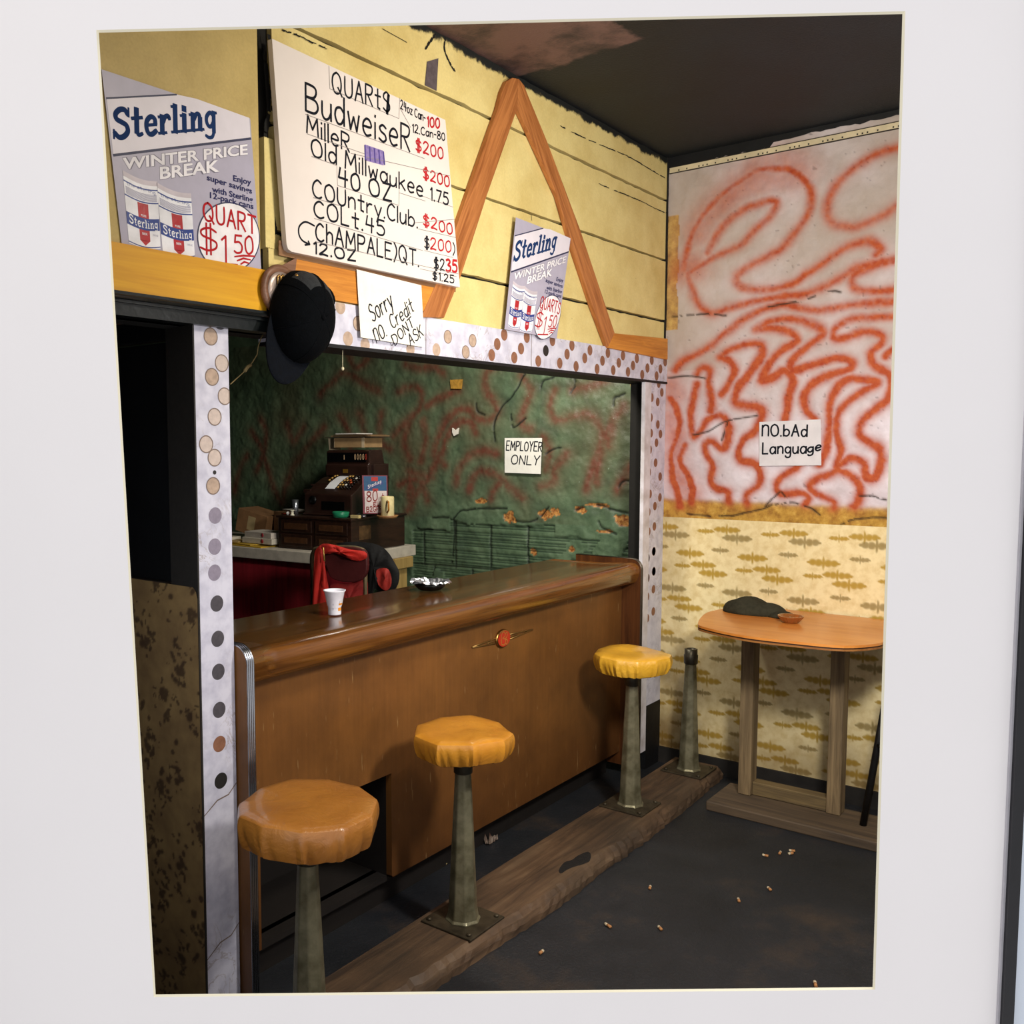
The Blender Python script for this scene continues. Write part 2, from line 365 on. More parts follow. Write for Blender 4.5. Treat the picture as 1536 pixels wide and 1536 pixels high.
m.add([(xa2,0,H),(0,yb2,H),(.1,yb2,H),(.1,5.1,H),(-4.7,5.1,H),(-4.7,0,H)], [(5,4,3,2,1,0)])
m.add([(xa2,0,H+.06),(0,yb2,H+.06),(.1,yb2,H+.06),(.1,5.1,H+.06),(-4.7,5.1,H+.06),(-4.7,0,H+.06)], [(0,1,2,3,4,5)])
obj('ceiling', m, ceil_mat(), kind='structure')
m = MB(); m.box((-4.7,5.0,0),(0,5.1,H)); obj('wall_rear', m, pm('rear_paint','1f2b25',.8), kind='structure')
m = MB(); m.box((-4.75,.1,0),(-4.65,5.0,H)); obj('wall_left', m, pm('left_paint','222422',.8), kind='structure')

# wall_back: the yellow boarded wall over the bar opening
wb = MB(); wb.box((-4.55,.02,1.955),(0,.12,H)); wb.box((-.175,.02,0),(0,.10,1.955)); wb.box((-4.55,.02,0),(-3.95,.12,1.955))
wall_back = obj('wall_back', wb, M_dark, kind='structure')
def rough_board(z0, z1, x0, x1, y0, seed, mat, name='board'):
    r = random.Random(seed); n = 60; xs = [x0+(x1-x0)*i/n for i in range(n+1)]
    top = [(x, z1-.004-abs(r.gauss(0,.0018))) for x in xs]; bot = [(x, z0+.003+abs(r.gauss(0,.0015))) for x in xs][::-1]
    m = MB(); mp = lambda a, b, t: (a, y0+t, b); P = bot[::-1]; Q = top
    vs = [(a,y0,b) for a,b in P]+[(a,y0,b) for a,b in Q]+[(a,.02,b) for a,b in P]+[(a,.02,b) for a,b in Q]; k = n+1
    fs = []
    for i in range(n): fs += [(i,i+1,k+i+1,k+i),(k+i,k+i+1,3*k+i+1,3*k+i),(i+1,i,2*k+i,2*k+i+1)]
    fs += [(0,k,3*k,2*k),(k-1,2*k+k-1,3*k+k-1,2*k-1)]
    m.add(vs, fs); return obj(name, m, mat, wall_back)
for i, (z0, z1, yy) in enumerate(((2.062,2.244,0),(2.246,2.541,-.002),(2.543,2.831,0.0),(2.833,H,-.001))): rough_board(z0, z1, -2.672, -.022, yy, i, M_yel)
rough_board(2.19, 2.50, -2.712, -2.676, -.006, 9, M_yel, 'batten')
rough_board(2.13, 2.20, -2.70, -2.64, -.004, 10, M_yel, 'batten')
rough_board(1.965, H, -4.5, -2.728, -.001, 11, M_och, 'plaster_panel')
# ragged black paint and cracks on the boards
cr_m = MB(); mpA = lambda a, b: (a, -.0032, b)
def apx(Z, pts): return [tuple(at(*Z(*p), 1, 0)[[0,2]]) for p in pts]
def crack(Z, pts, w, mb=cr_m, seed=1, mpf=mpA):
    q = cr(apx(Z, pts), 8); r = random.Random(seed)
    for i in range(0, len(q)-1):
        if r.random() < .12: continue
        mb.ribbon([q[i]+np.array((0,r.gauss(0,.001))), q[i+1]+np.array((0,r.gauss(0,.001)))], w*r.uniform(.5,1.3), mpf)
crack(Z3, [(650,500),(760,555),(880,605),(960,640),(1060,700),(1112,730)], .005)
crack(Z3, [(820,755),(900,790),(1000,830),(1080,870),(1130,890)], .004, seed=2)
crack(Z3, [(140,110),(135,160),(160,225),(182,258)], .007, seed=3)
crack(Z3, [(95,95),(70,130),(50,160)], .008, seed=4)
crack(Z2, [(165,20),(280,65),(420,130)], .004, seed=5)
crack(Z2, [(740,15),(880,90)], .003, seed=6)
crack(Z3, [(520,895),(522,920)], .004, seed=7)
m2 = apx(Z3, [(58,215),(108,200),(100,345),(48,320)]); gp = MB(); gp.add([mpA(*p) for p in m2], [(0,1,2,3)]); obj('grey_patch', gp, pm('grey_patch','5d5254',.7,.2,60), wall_back)
crack(Z1, [(1005,95),(1030,330),(1045,560),(1025,720),(1050,900),(1055,1100),(1080,1250)], .016, seed=8)
crack(Z1, [(1045,130),(1060,330),(1065,560)], .010, seed=9)
crack(Z1, [(1040,1370),(1090,1390),(1200,1400),(1290,1420)], .009, seed=10)
crack(Z1, [(1055,1255),(1100,1275),(1180,1290)], .006, seed=11)
obj('paint_cracks', cr_m, M_dark, wall_back)
# black strip and yellow plywood band over the doorway
m = MB(); m.box((-4.5,-.016,2.012),(-2.722,-.001,2.128)); band = obj('trim_1', m, M_ply, kind='structure')
m = MB(); m.box((-4.5,-.03,1.985),(-2.70,.05,2.012)); m.box((-4.5,-.022,1.955),(-2.70,.05,1.985)); m.tube([(-4.5,-.034,1.998),(-2.70,-.034,1.998)], .006)
obj('trim_2', m, pm('black_gloss_bar','191d1e',.3,.2,10), kind='structure')
# header and posts papered with dots
def dots(mb, mp, pts, r, kinds, n=22):
    for (c, k) in zip(pts, kinds):
        a, b = c
        if k in (0, 1): mb.ribbon([(a+r*math.cos(2*PI*i/24), b+r*math.sin(2*PI*i/24)) for i in range(25)], .0028, lambda u, v: mp(u, v, .0006), 7, True)
        mb.disc((a, b), r, lambda u, v: mp(u, v, .0003), n, k+1)
mpW = lambda u, v, t=0: (u, -.012-t, v)
m = MB(); m.box((-2.63,-.012,1.945),(0.0,.12,2.072))
hp = [(275,20),(418,42),(210,95),(378,108),(560,62),(600,8),(730,22),(528,125),(658,140),(697,88),(796,160),(840,100),(878,42),(920,172),(990,70),(962,120),(1014,190),(1064,143),(1094,98),(1135,205),(1166,158),(1197,113),(1228,212),(1260,170),(1284,128),(1313,222),(1342,185),(1364,145),(1395,238),(1425,200),(1450,155),(1478,245),(1500,205),(1527,165),(60,92)]
hpw = [tuple(at(*ZG(*p), 1, -.012)[[0,2]]) for p in hp]+[tuple(at(*ZH(*p), 1, -.012)[[0,2]]) for p in ((980,560),(1165,735),(1060,895),(1240,960))]
clampd = lambda L: [(a, b) for a, b in L]
hk = [5-1 if i != 11 else 5 for i in range(len(hp))]+[0,0,0,0]
for i in (0,1,2,3,34): hk[i] = 0
keepd = [(p, k) for p, k in zip(hpw, hk) if p[1]-.023 > 1.9455 and p[1]+.023 < 2.0715 and p[0] < -.024]
half = [(p, k) for p, k in zip(hpw, hk) if not (p[1]-.023 > 1.9455 and p[1]+.023 < 2.0715 and p[0] < -.024)]
dots(m, mpW, [p for p,k in keepd], .0225, [k for p,k in keepd])
for (a, b), k in half:             # dots cut by the paper's edge
    P = [(a+.0225*math.cos(2*PI*i/28), b+.0225*math.sin(2*PI*i/28)) for i in range(28)]; P = [(min(x,-.001), min(max(y,1.9455),2.0715)) for x, y in P]
    m.add([mpW(x,y,.0003) for x,y in P], [tuple(range(28))], k+1)
for x in (-1.985, -1.30): m.ribbon([(x,1.946),(x+.001,2.071)], .0025, lambda u, v: mpW(u, v, .0004), 7)
obj('trim_3', m, [M_dotp]+M_dots, kind='structure')
m = MB(); m.box((-2.63,-.016,1.934),(0,.12,1.945)); obj('trim_4', m, M_black, kind='structure')
m = MB(); m.box((-2.967,0,0),(-2.850,.115,1.956))
mpP = lambda u, v, t=0: (u, -t, v)
pp = [Z7(*p) for p in ((522,252),(479,322),(530,445),(485,508),(543,597),(497,692),(458,818),(497,880),(490,1010),(500,1147),(498,1290),(497,1410))]+[Z8(*p) for p in ((330,45),(338,152),(341,275),(343,390),(346,523),(347,642),(352,770))]
pk = [3,0,1,0,1,1,1,1,0,2,2,2,2,3,3,3,3,4,5]
pp = pp[:12]+pp[13:]; pk = pk[:12]+pk[13:]
for q, k in zip(pp, pk):
    a, b = at(*q, 1, 0)[[0,2]]; P = [(min(a+.0225*math.cos(2*PI*i/28),-2.8505), min(b+.0225*math.sin(2*PI*i/28),1.955)) for i in range(28)]
    m.add([mpP(x,y,.0003) for x,y in P], [tuple(range(28))], k+1)
    if k in (0,1): m.ribbon(P+[P[0]], .0028, lambda u, v: mpP(u, v, .0006), 7, True)
for z in (.63,.22): m.ribbon([(-2.966,z),(-2.92,z+.03),(-2.88,z+.035),(-2.851,z+.06)], .004, lambda u, v: mpP(u, v, .0004), 7)
for q in ((476,270),(497,948)): m.disc(at(*Z7(*q),1,0)[[0,2]], .006, lambda u, v: mpP(u, v, .0006), 12, 6)
m.add([(-2.972,-.001,0),(-2.967,-.001,0),(-2.967,-.001,1.956),(-2.972,-.001,1.956),(-2.972,.115,0),(-2.967,.115,0),(-2.967,.115,1.956),(-2.972,.115,1.956)], [(0,1,2,3),(4,7,6,5),(0,3,7,4),(3,2,6,7),(0,4,5,1)], 6)
obj('trim_5', m, [M_dotp]+M_dots, kind='structure')
m = MB(); m.box((-.178,-.008,.325),(-.006,.02,1.934)); mpS = lambda u, v, t=0: (u, -.008-t, v)
sp = [ZG(*p) for p in ((1490,290),(1508,340),(1450,370),(1484,395),(1445,485),(1485,525),(1446,575),(1500,580),(1440,670),(1477,630),(1472,745),(1435,800),(1498,825),(1440,925),(1497,945),(1468,995),(1432,1030),(1465,1112),(1432,1142),(1462,1255),(1427,1295),(1462,1370),(1427,1410))]+[zm(840,800,3.84)(*p) for p in ((540,105),(505,145),(540,220),(503,258),(538,322),(503,365),(537,450),(503,490))]
for q in sp:
    a, b = at(*q, 1, -.008)[[0,2]]; P = [(min(max(a+.0215*math.cos(2*PI*i/24),-.177),-.007), b+.0215*math.sin(2*PI*i/24)) for i in range(24)]
    m.add([mpS(x,y,.0003) for x,y in P], [tuple(range(24))], 5)
obj('trim_6', m, [M_dotp]+M_dots, kind='structure')
m = MB(); m.box((-.252,-.012,.10),(-.182,.006,1.934)); obj('trim_7', m, pm('white_jamb','dcd8dd',.5,.1,10,.3,40,dark='b3aaa8'), kind='structure')
m = MB(); m.box((-.178,-.010,0),(-.004,.02,.325)); obj('trim_8', m, M_black, kind='structure')
m = MB(); m.box((-.022,-.004,2.072),(0,.02,H)); obj('trim_9', m, M_dark, kind='structure')

# orange A-shaped woodwork
a_trim = thing('wood_trim', 'orange-brown wooden strips forming a tall pointed A on the yellow boards', 'trim', (-1.41,-.005,2.07))
def poly(Z, pts, y): return [tuple(at(*Z(*p), 1, y)[[0,2]]) for p in pts]
def strip(name, P, mat, y0=-.022, y1=-.0025):
    m = MB(); m.prism(P, lambda a, b, t: (a, y0+t*(y1-y0), b), 1); return obj(name, m, mat, a_trim, bevel=.002)
def slant(name, a, b):             # grain along the strip
    t = NT(name); ang = math.atan2(b[1]-a[1], b[0]-a[0]); mp = t.n('Mapping'); t.l(t.co, mp.inputs[0]); mp.vector_type = 'TEXTURE'
    mp.inputs['Rotation'].default_value = (0,-ang,0); v2 = t.n('Mapping'); t.l(mp.outputs[0], v2.inputs[0]); v2.inputs['Scale'].default_value = (4,40,70)
    n = t.noise(1, 6, .6, v2.outputs[0], .8); col = t.ramp(n, (.35, lin('8c5126')), (.62, lin('b67540'))); t.bump(n, .25, .003); return t.done(col, .5, 0, .35)
Lp = poly(Z3, [(376,420),(395,345),(415,300),(440,285),(468,290),(462,420),(325,812),(213,1160),(137,1350),(36,1347),(100,1200),(190,950)], -.022)
strip('left_leg', Lp, slant('leg_wood_left', Lp[8], Lp[5]))
Rp = poly(Z3, [(468,290),(492,320),(505,355),(592,565),(740,960),(893,1418),(862,1482),(790,1290),(700,1020),(640,810),(520,545),(462,420)], -.0215)
strip('right_leg', Rp, slant('leg_wood_right', Rp[6], Rp[0]))
strip('lower_strip', poly(Z3, [(893,1418),(1128,1442),(1128,1535),(862,1482)], -.022), M_trim)
strip('upper_strip', poly(ZH, [(520,45)], -.02)+[(-1.90,2.182),(-1.955,2.09)]+poly(ZH, [(1160,530),(800,470),(430,300),(410,205)], -.02), M_trim, -.020)

# ---------------------------------------------------------------- wall_right: sprayed plaster over wallpaper
ST = []
def ln(Z, s, ax=0, v=0):
    p = [tuple(map(float, q.split(','))) for q in s.split()]
    return cr([tuple(at(*Z(*q), ax, v)[[1,2]]) for q in p], 5)
red = [ln(Z4, s) for s in (
 '130,1060 150,960 200,850 300,740 420,660 520,640 590,660 650,730 650,810 600,890 540,970 470,1010 390,1050 340,1090 360,1130 460,1145 580,1120 680,1050 780,980 870,945 940,970 930,1000',
 '230,990 290,880 360,820 440,785 510,785 490,840 420,900 360,960 300,990 220,1030 150,1080 165,1150 190,1210 240,1245 320,1220 420,1190 560,1170 680,1150 760,1110 840,1060 910,1040 1000,1020',
 '1040,555 1010,560 900,600 800,670 730,760 720,840 760,880 850,880 950,840 1000,805 1040,780', '1000,1025 900,1050 830,1090 840,1140 920,1155 1040,1145')]
red += [ln(Z5, s) for s in (
 '130,600 180,540 280,490 380,420 480,330 600,260 720,220 850,235 950,260 1100,235 1250,210 1420,196',
 '590,360 680,315 800,300 920,330 980,370 950,420 880,470 810,530 800,590 880,580 980,550 1080,525 1140,550 1130,590 1050,620 950,650 890,700 870,770 890,840 930,880',
 '590,360 700,355 790,375 830,420 780,460 700,520 650,590 630,660 690,640 750,600 800,640 790,730 770,820 755,885',
 '380,520 440,480 540,445 620,450 630,500 590,570 530,650 480,720 470,780 530,800 610,810 630,860 590,950 520,1000 490,1070 510,1120 590,1140 620,1200 600,1260 540,1310 540,1360',
 '380,520 440,550 470,600 440,670 390,740', '250,620 290,580 330,600 320,680 340,760 340,830',
 '250,680 230,780 220,880 230,980 280,940 320,880 380,860 430,900 430,1000 400,1050 350,1010 300,1020 310,1090 340,1150 330,1240 370,1280 430,1300 440,1350',
 '100,760 130,820 150,900 130,980 110,1060 110,1200 140,1300 150,1380', '180,1030 160,1130 200,1200 230,1270 220,1350',
 '1420,285 1250,290 1120,315 1040,360 1040,410 1110,410 1220,370 1310,390 1310,440 1250,490 1260,560 1330,600 1370,640 1350,760 1290,820 1210,880 1190,960 1250,1010 1310,1060 1310,1150 1270,1220 1220,1210 1210,1130 1140,1110 1090,1140',
 '1420,470 1380,480 1340,520', '960,1140 1000,1040 1020,900 1020,780 1060,690 1140,650 1250,650 1290,670 1200,720 1120,780 1070,850 1060,950 1080,1050 1060,1140 1060,1180 960,1220 910,1260 950,1310 1030,1350 1040,1390',
 '1060,1180 1130,1200 1190,1260 1180,1340 1150,1380', '860,1110 820,1160 740,1210 710,1270 740,1310 850,1300 900,1330 880,1370')]
haze = [ln(Z4, '190,900 280,780 380,690 500,640 590,660'), ln(Z4, '250,820 330,730 430,680 540,660'), ln(Z4, '585,655 600,668'), ln(Z5, '130,900 120,1040 135,1200'),  ln(Z4, '130,1060 180,1050'), ln(Z5, '120,880 130,980'), ln(Z5, '150,1280 210,1310 160,1240'), ln(Z5, '100,700 120,760')]
crk = [ln(Z5, s) for s in ('110,290 200,280 310,275 420,280','90,640 200,630 300,645','660,230 800,205 940,170 1030,145 1080,150','230,970 320,950 420,890 520,870 600,855','1190,1320 1260,1320 1340,1340',
 '640,1380 680,1340 730,1300','190,1420 280,1430 400,1440 520,1420 620,1395 680,1370','700,1370 800,1360 900,1390 960,1430','1080,1490 1180,1450 1340,1445','430,890 400,1000','740,1300 780,1350')]
ys = np.arange(-1.62, .0005, .006); ys = ys[ys <= 0]; ys = np.append(ys, 0.0); zs = np.arange(1.262, H+.003, .006)
A, B = np.meshgrid(np.array(ys), zs, indexing='ij')
wob = (fbm(A*14, B*14, 3)-.5)*.02; wob2 = (fbm(A*14+9, B*14, 4)-.5)*.02
D = dist_field(A+wob, B+wob2, red, A, B); Dh = dist_field(A, B, haze); Dc = dist_field(A+wob*.8, B+wob2*.8, crk, A, B)
grain = fbm(A*70, B*70, 8)
fade = .78+.22*np.clip((2.35-B)*2.2, 0, 1); pres = .82+.5*fbm(A*5, B*5, 9); wd_ = .0205*(.85+.4*fbm(A*4, B*4, 10)); paint = (np.exp(-(D/wd_)**2)*(.62+.5*grain)+.26*np.exp(-(D/.042)**2))*fade*pres; paint = np.clip(np.maximum(paint, .68*np.exp(-(Dh/.085)**2)*(.45+fbm(A*9,B*9,13))), 0, 1)
och = 1/(1+np.exp(-(1.356+.03*(fbm(A*6,B*6,21)-.5)-B)/.005)); och = np.maximum(och, (A > -.05-.02*fbm(A*0, B*12, 5))*(B > 2.2)*(B < 2.76)*.85)
crack_a = np.exp(-(Dc/.0045)**2)*(fbm(A*30,B*30,12) > .33)
pit = (vnoise(A*90,B*90,31) > .93)*(vnoise(A*11,B*11,32) > .5)
grime_falloff = np.clip((fbm(A*2.5, B*2.5, 40)-.38)*1.5+np.clip((B-1.85)*.8,0,.7)+np.clip((A+.45)*.8,0,.5)*(B>2.0), 0, 1)  # patchy grime, plus light falloff painted as brown on the upper wall
dx = (fbm(A*16,B*16,50)-.5)*.010+(fbm(A*60,B*60,51)-.5)*.003+crack_a*.006+pit*.004+och*.004*(fbm(A*40,B*8,52))
def plaster_mat():
    t = NT('sprayed_plaster'); n = t.noise(9, 6, .6); base = t.ramp(n, (.3, lin('cbbfc4')), (.62, lin('e6dde4')))
    base = t.mix(t.math('MULTIPLY', t.attr('grime_falloff'), .75), base, lin('a4937f'))
    oc = t.ramp(t.noise(24, 5, .65), (.32, lin('94672a')), (.55, lin('bf9340')), (.72, lin('d6b05a'))); base = t.mix(t.attr('ochre'), base, oc)
    rc = t.ramp(t.noise(40, 3), (.3, lin('a84426')), (.7, lin('bd5d33'))); base = t.mix(t.attr('paint'), base, rc)
    base = t.mix(t.attr('crack'), base, lin('33261c')); t.bump(t.noise(160, 3, .7), .35, .003); return t.done(base, .75, 0, .25)
xs_back = [[(0,-5.3,0),(0,-1.62,0),(0,-1.62,H),(0,-5.3,H)], [(0,-1.62,0),(0,.0,0),(0,.0,1.262),(0,-1.62,1.262)], [(.1,-5.3,0),(.1,0,0),(.1,0,H),(.1,-5.3,H)]]
wall_right = grid_obj('wall_right', A, B, lambda a, b: np.stack([np.clip(dx,-.012,.012)*0+dx-.004, a, b], -1), dict(paint=paint, ochre=och, crack=np.clip(crack_a+pit*.35,0,1), grime_falloff=grime_falloff), plaster_mat(), extra=xs_back, kind='structure')
# wallpaper with rows of leaf sprigs
ys = np.arange(-1.62, -.004, .0045); zs = np.arange(.08, 1.2705, .0045); A, B = np.meshgrid(ys, zs, indexing='ij')
lightm = np.zeros_like(A); darkm = np.zeros_like(A); r = random.Random(5)
def ell(cy, cz, ry, rz, tgt, rot=0):
    i0, i1 = np.searchsorted(ys, [cy-ry*1.3, cy+ry*1.3]); j0, j1 = np.searchsorted(zs, [cz-rz*2, cz+rz*2])
    if i0 >= i1 or j0 >= j1: return
    X = (A[i0:i1,j0:j1]-cy)/ry; Y = (B[i0:i1,j0:j1]-cz-rot*(A[i0:i1,j0:j1]-cy))/rz
    tgt[i0:i1,j0:j1] = np.maximum(tgt[i0:i1,j0:j1], 1/(1+np.exp((X*X+Y*Y-1)*6)))
def sprig(y, z, s, tgt):
    for sg in (-1,1):
        ell(y+sg*.020*s, z, .0165*s, .0165*s, tgt); ell(y+sg*.045*s, z+.001, .0165*s, .0145*s, tgt); ell(y+sg*.062*s, z, .009*s, .006*s, tgt)
    ell(y, z, .0055*s, .030*s, tgt); ell(y, z, .02*s, .005*s, tgt)
row = 0; z = .10
while z < 1.27:
    for c in range(-1, 8):
        y0 = -1.62+c*.31+(row%3)*.115+r.gauss(0,.006)
        sprig(y0, z+r.gauss(0,.002), 1.02, lightm if row%3 else darkm); sprig(y0+.155, z+.026, .62, darkm if row%2 else lightm)
        if row%2 == 0: sprig(y0+.05, z+.038, .92, lightm)
    z += .090; row += 1
stain = np.clip((.42-B)*2.2,0,1)*.75*fbm(A*7,B*7,61)*1.7+np.clip((fbm(A*3.3,B*3.3,62)-.56)*3,0,1)*.5+np.clip((A+.16)*6,0,.8)*(fbm(A*6,B*6,63))
def paper_mat():
    t = NT('leaf_wallpaper'); base = t.ramp(t.noise(30, 4), (.3, lin('dcc48c')), (.6, lin('eedba8')))
    base = t.mix(t.math('MULTIPLY', t.attr('light'), .95), base, lin('b08c28')); base = t.mix(t.math('MULTIPLY', t.attr('dark'), .76), base, lin('7d6626'))
    base = t.mix(t.math('MULTIPLY', t.attr('stain'), .8), base, lin('6e4e1e'), 'MIX'); t.bump(t.noise(70, 3), .15, .003); return t.done(base, .6, 0, .35)
grid_obj('wallpaper', A, B, lambda a, b: np.stack([-.009+.003*(fbm(a*8,b*8,64)-.5), a, b], -1), dict(light=lightm, dark=darkm, stain=np.clip(stain,0,1)), paper_mat(), parent=wall_right)
m = MB(); m.box((-.02,-5.2,0),(0,-.01,.082)); obj('baseboard_right', m, pm('baseboard_dark','2a2622',.6,.3,8), kind='structure')
m = MB(); m.box((-.012,-5.2,2.962),(-.001,-.01,2.990)); 
for y in np.arange(-2.0,-.05,.02):
    if (int(abs(y)*50)%7) in (0,1,2,4): m.box((-.0126,y,2.967),(-.012,y+.006,2.974),1)
m.box((-.013,-5.2,2.988),(-.001,-.01,2.991),1); m.box((-.013,-5.2,2.9605),(-.001,-.01,2.9635),1)
obj('trim_10', m, [pm('cream_strip','d9c9a4',.6), pm('dark_marks','2c2620',.7)], kind='structure')
# black paint ragged edge at the ceiling of the right wall
m = MB(); pts = []; rr = random.Random(3)
for i in range(150): y = -3.0+3.0*i/149; pts.append((y, 3.022-.02*(y>-.5)-.018*vnoise(np.array([y*7.]),np.array([.5]),5)[0]+rr.gauss(0,.003)))
vs = [(-.0085,y,z) for y,z in pts]+[(-.0085,y,H) for y,z in pts]; m.add(vs, [(i,i+1,151+i-1+1,150+i) for i in range(149)]); obj('trim_11', m, M_black, kind='structure')
# ---------------------------------------------------------------- green wall behind the bar
def lg(Z, s): return ln(Z, s, 0, 0)
gred = [lg(ZG, s) for s in ('0,330 80,310 130,350 120,420 60,500 30,620 60,720','40,180 120,200 200,190 250,230','160,420 220,380 280,350 340,320','560,180 500,230 500,320 540,390 560,450 520,500 440,490 400,440 330,450 280,500 220,600 200,700 260,760',
 '440,580 400,510 330,520 270,600 240,700','330,860 340,780 400,710 480,680 560,690','400,900 420,830 470,790 560,820 600,850 650,900 710,950','530,950 560,880 600,850','60,800 180,830','60,870 80,930 60,1010','130,870 160,960',
 '1000,480 1080,470 1150,520 1170,600 1120,750 1080,900','1200,560 1150,700 1130,860','960,700 900,780 880,860 820,880','700,250 760,330 720,430 700,520 760,560','900,330 870,420 900,500 1000,480','1000,330 1100,300 1200,260','830,600 870,690 850,790','1290,420 1230,520 1200,640','1330,760 1250,900')]
gred += [lg(ZW, s) for s in ('180,130 260,260 300,400 390,640 420,560 480,400 580,250 700,100','250,40 290,150 270,300 220,420','440,80 490,200 560,100','1120,0 1110,200 1180,260','960,0 1000,150','60,560 100,400 150,300','1250,520 1330,480 1420,500','1300,700 1380,560 1480,420 1530,300','1200,160 1300,60 1360,0','1420,60 1440,200 1400,340','1320,470 1320,640','820,30 880,120 900,240')]
gred += [lg(ZH, s) for s in ('1060,1020 1110,1150 1180,1190 1270,1100 1300,1010','780,1480 880,1380 1000,1260 1120,1290 1260,1380 1390,1440')]
gcr = [lg(ZG, s) for s in ('920,210 880,260 830,280 810,350','740,200 700,280 660,350 590,420 550,500 545,620','440,400 450,450 490,470','640,470 650,540 720,490','320,1060 350,1030 430,1010 560,1010 620,1015','655,1080 740,1090 800,1060 860,1000','1010,1020 1100,990 1180,1000 1300,1030 1380,1040','315,1060 310,1200 300,1320','1150,1080 1180,1130 1250,1150','100,1125 190,1130','190,1060 280,1060','990,350 1010,300 1000,250','1190,250 1250,260','1230,420 1240,370 1300,350','850,700 890,670 930,660','1260,890 1290,850 1350,850')]
gjoint = [[(a,b) for a,b in L] for L in ([(1.29,.90),(1.29,1.2)],[(1.04,.905),(1.04,1.2)],[(.79,.91),(.79,1.18)],[(1.75,.90),(.30,.93)],[(1.45,.6),(1.45,.9)],[(1.17,.6),(1.17,.9)],[(1.29,1.2),(.35,1.2)],[(1.53,.90),(1.53,1.1)])]
ys = np.arange(.002, 3.7, .0068); zs = np.arange(.70, 2.35, .0068); A, B = np.meshgrid(ys, zs, indexing='ij')
w1 = (fbm(A*12, B*12, 71)-.5)*.025; w2 = (fbm(A*12+5, B*12, 72)-.5)*.025
D = dist_field(A+w1, B+w2, gred, A, B); Dc = dist_field(A+w1, B+w2, gcr, A, B); Dj = dist_field(A+w1*.15, B+w2*.15, gjoint, A, B)
gr = fbm(A*60, B*60, 73); paint = np.clip(np.exp(-(D/.027)**2)*(.25+.75*gr)*(.6+.6*fbm(A*4,B*4,83))+.28*np.exp(-(D/.07)**2), 0, 1)*(B > 1.17)
edge = 1.19+.06*(fbm(A*5, B*0, 74)-.5)+.08*(A > 1.33)*-1+np.where(A < .62, -.06, 0)
tile = ((B < edge) & (A < 1.62)).astype(float)*(fbm(A*3.5,B*3.5,75) > .30)
crack_g = np.clip(np.exp(-(Dc/.006)**2)*(fbm(A*25,B*25,76) > .30)+np.exp(-(Dj/.006)**2)*tile, 0, 1)
gz = (B % .0165)/.0165; groove = tile*(np.abs(gz-.5) > .33)*(fbm(A*6,B*6,77) > .28)
chip = np.zeros_like(A)
for (px_, py_, ry, rz) in ((630,1060,.045,.035),(835,1050,.05,.03),(1040,1020,.04,.02),(1140,990,.07,.012),(1285,1080,.06,.03),(900,1030,.03,.025),(770,1260,.02,.02),(1200,1140,.06,.012),(990,1245,.02,.02),(470,965,.05,.015)):
    q = at(*ZG(px_,py_),0,0); chip = np.maximum(chip, (((A-q[1])/ry)**2+((B-q[2])/rz)**2+(fbm(A*30,B*30,78)-.5)*2.6 < .8)*1.0)
brown = np.clip((fbm(A*3,B*3,80)-.42)*2.4, 0, .85)*(B > 1.2)
dxg = (fbm(A*14,B*14,81)-.5)*.016+(fbm(A*50,B*50,82)-.5)*.005+crack_g*.007+groove*.004+tile*.006+chip*.005
def green_mat():
    t = NT('green_plaster'); base = t.ramp(t.noise(6, 7, .65), (.3, lin('415240')), (.5, lin('566b50')), (.7, lin('6b7f62')))
    x = t.n('SeparateXYZ'); t.l(t.co, x.inputs[0]); base = t.mix(t.ramp(t.math('ADD', x.outputs[2], t.math('MULTIPLY', t.noise(4,4), .2)), (.0, 1.0), (1.0, 0.0)), base, lin('3c5f4a'))
    base = t.mix(t.math('MULTIPLY', t.attr('brown'), .7), base, lin('514a33')); base = t.mix(t.math('MULTIPLY', t.attr('paint'), .85), base, lin('6d3428'))
    base = t.mix(t.attr('chip'), base, t.ramp(t.noise(60,3), (.35, lin('7d4420')), (.6, lin('c08a4a')))); base = t.mix(t.math('MULTIPLY', t.attr('groove'), .75), base, lin('12241b'))
    base = t.mix(t.attr('crack'), base, lin('141a14')); base = t.mix(t.ramp(t.noise(45,2), (.76,0.0), (.78,.6)), base, lin('93a08c'))
    t.bump(t.noise(130, 4, .7), .5, .004); return t.done(base, .45, 0, .45)
xb = [[(0,0,0),(0,5,0),(0,5,.70),(0,0,.70)],[(0,0,2.34),(0,5,2.34),(0,5,H),(0,0,H)],[(0,3.69,.70),(0,5,.70),(0,5,2.34),(0,3.69,2.34)],[(.1,0,0),(.1,5,0),(.1,5,H),(.1,0,H)]]
grid_obj('wall_right_rear', A, B, lambda a, b: np.stack([dxg-.006, a, b], -1), dict(paint=paint, crack=crack_g, groove=groove.astype(float), chip=chip, brown=brown), green_mat(), extra=xb, kind='structure', flip=True)

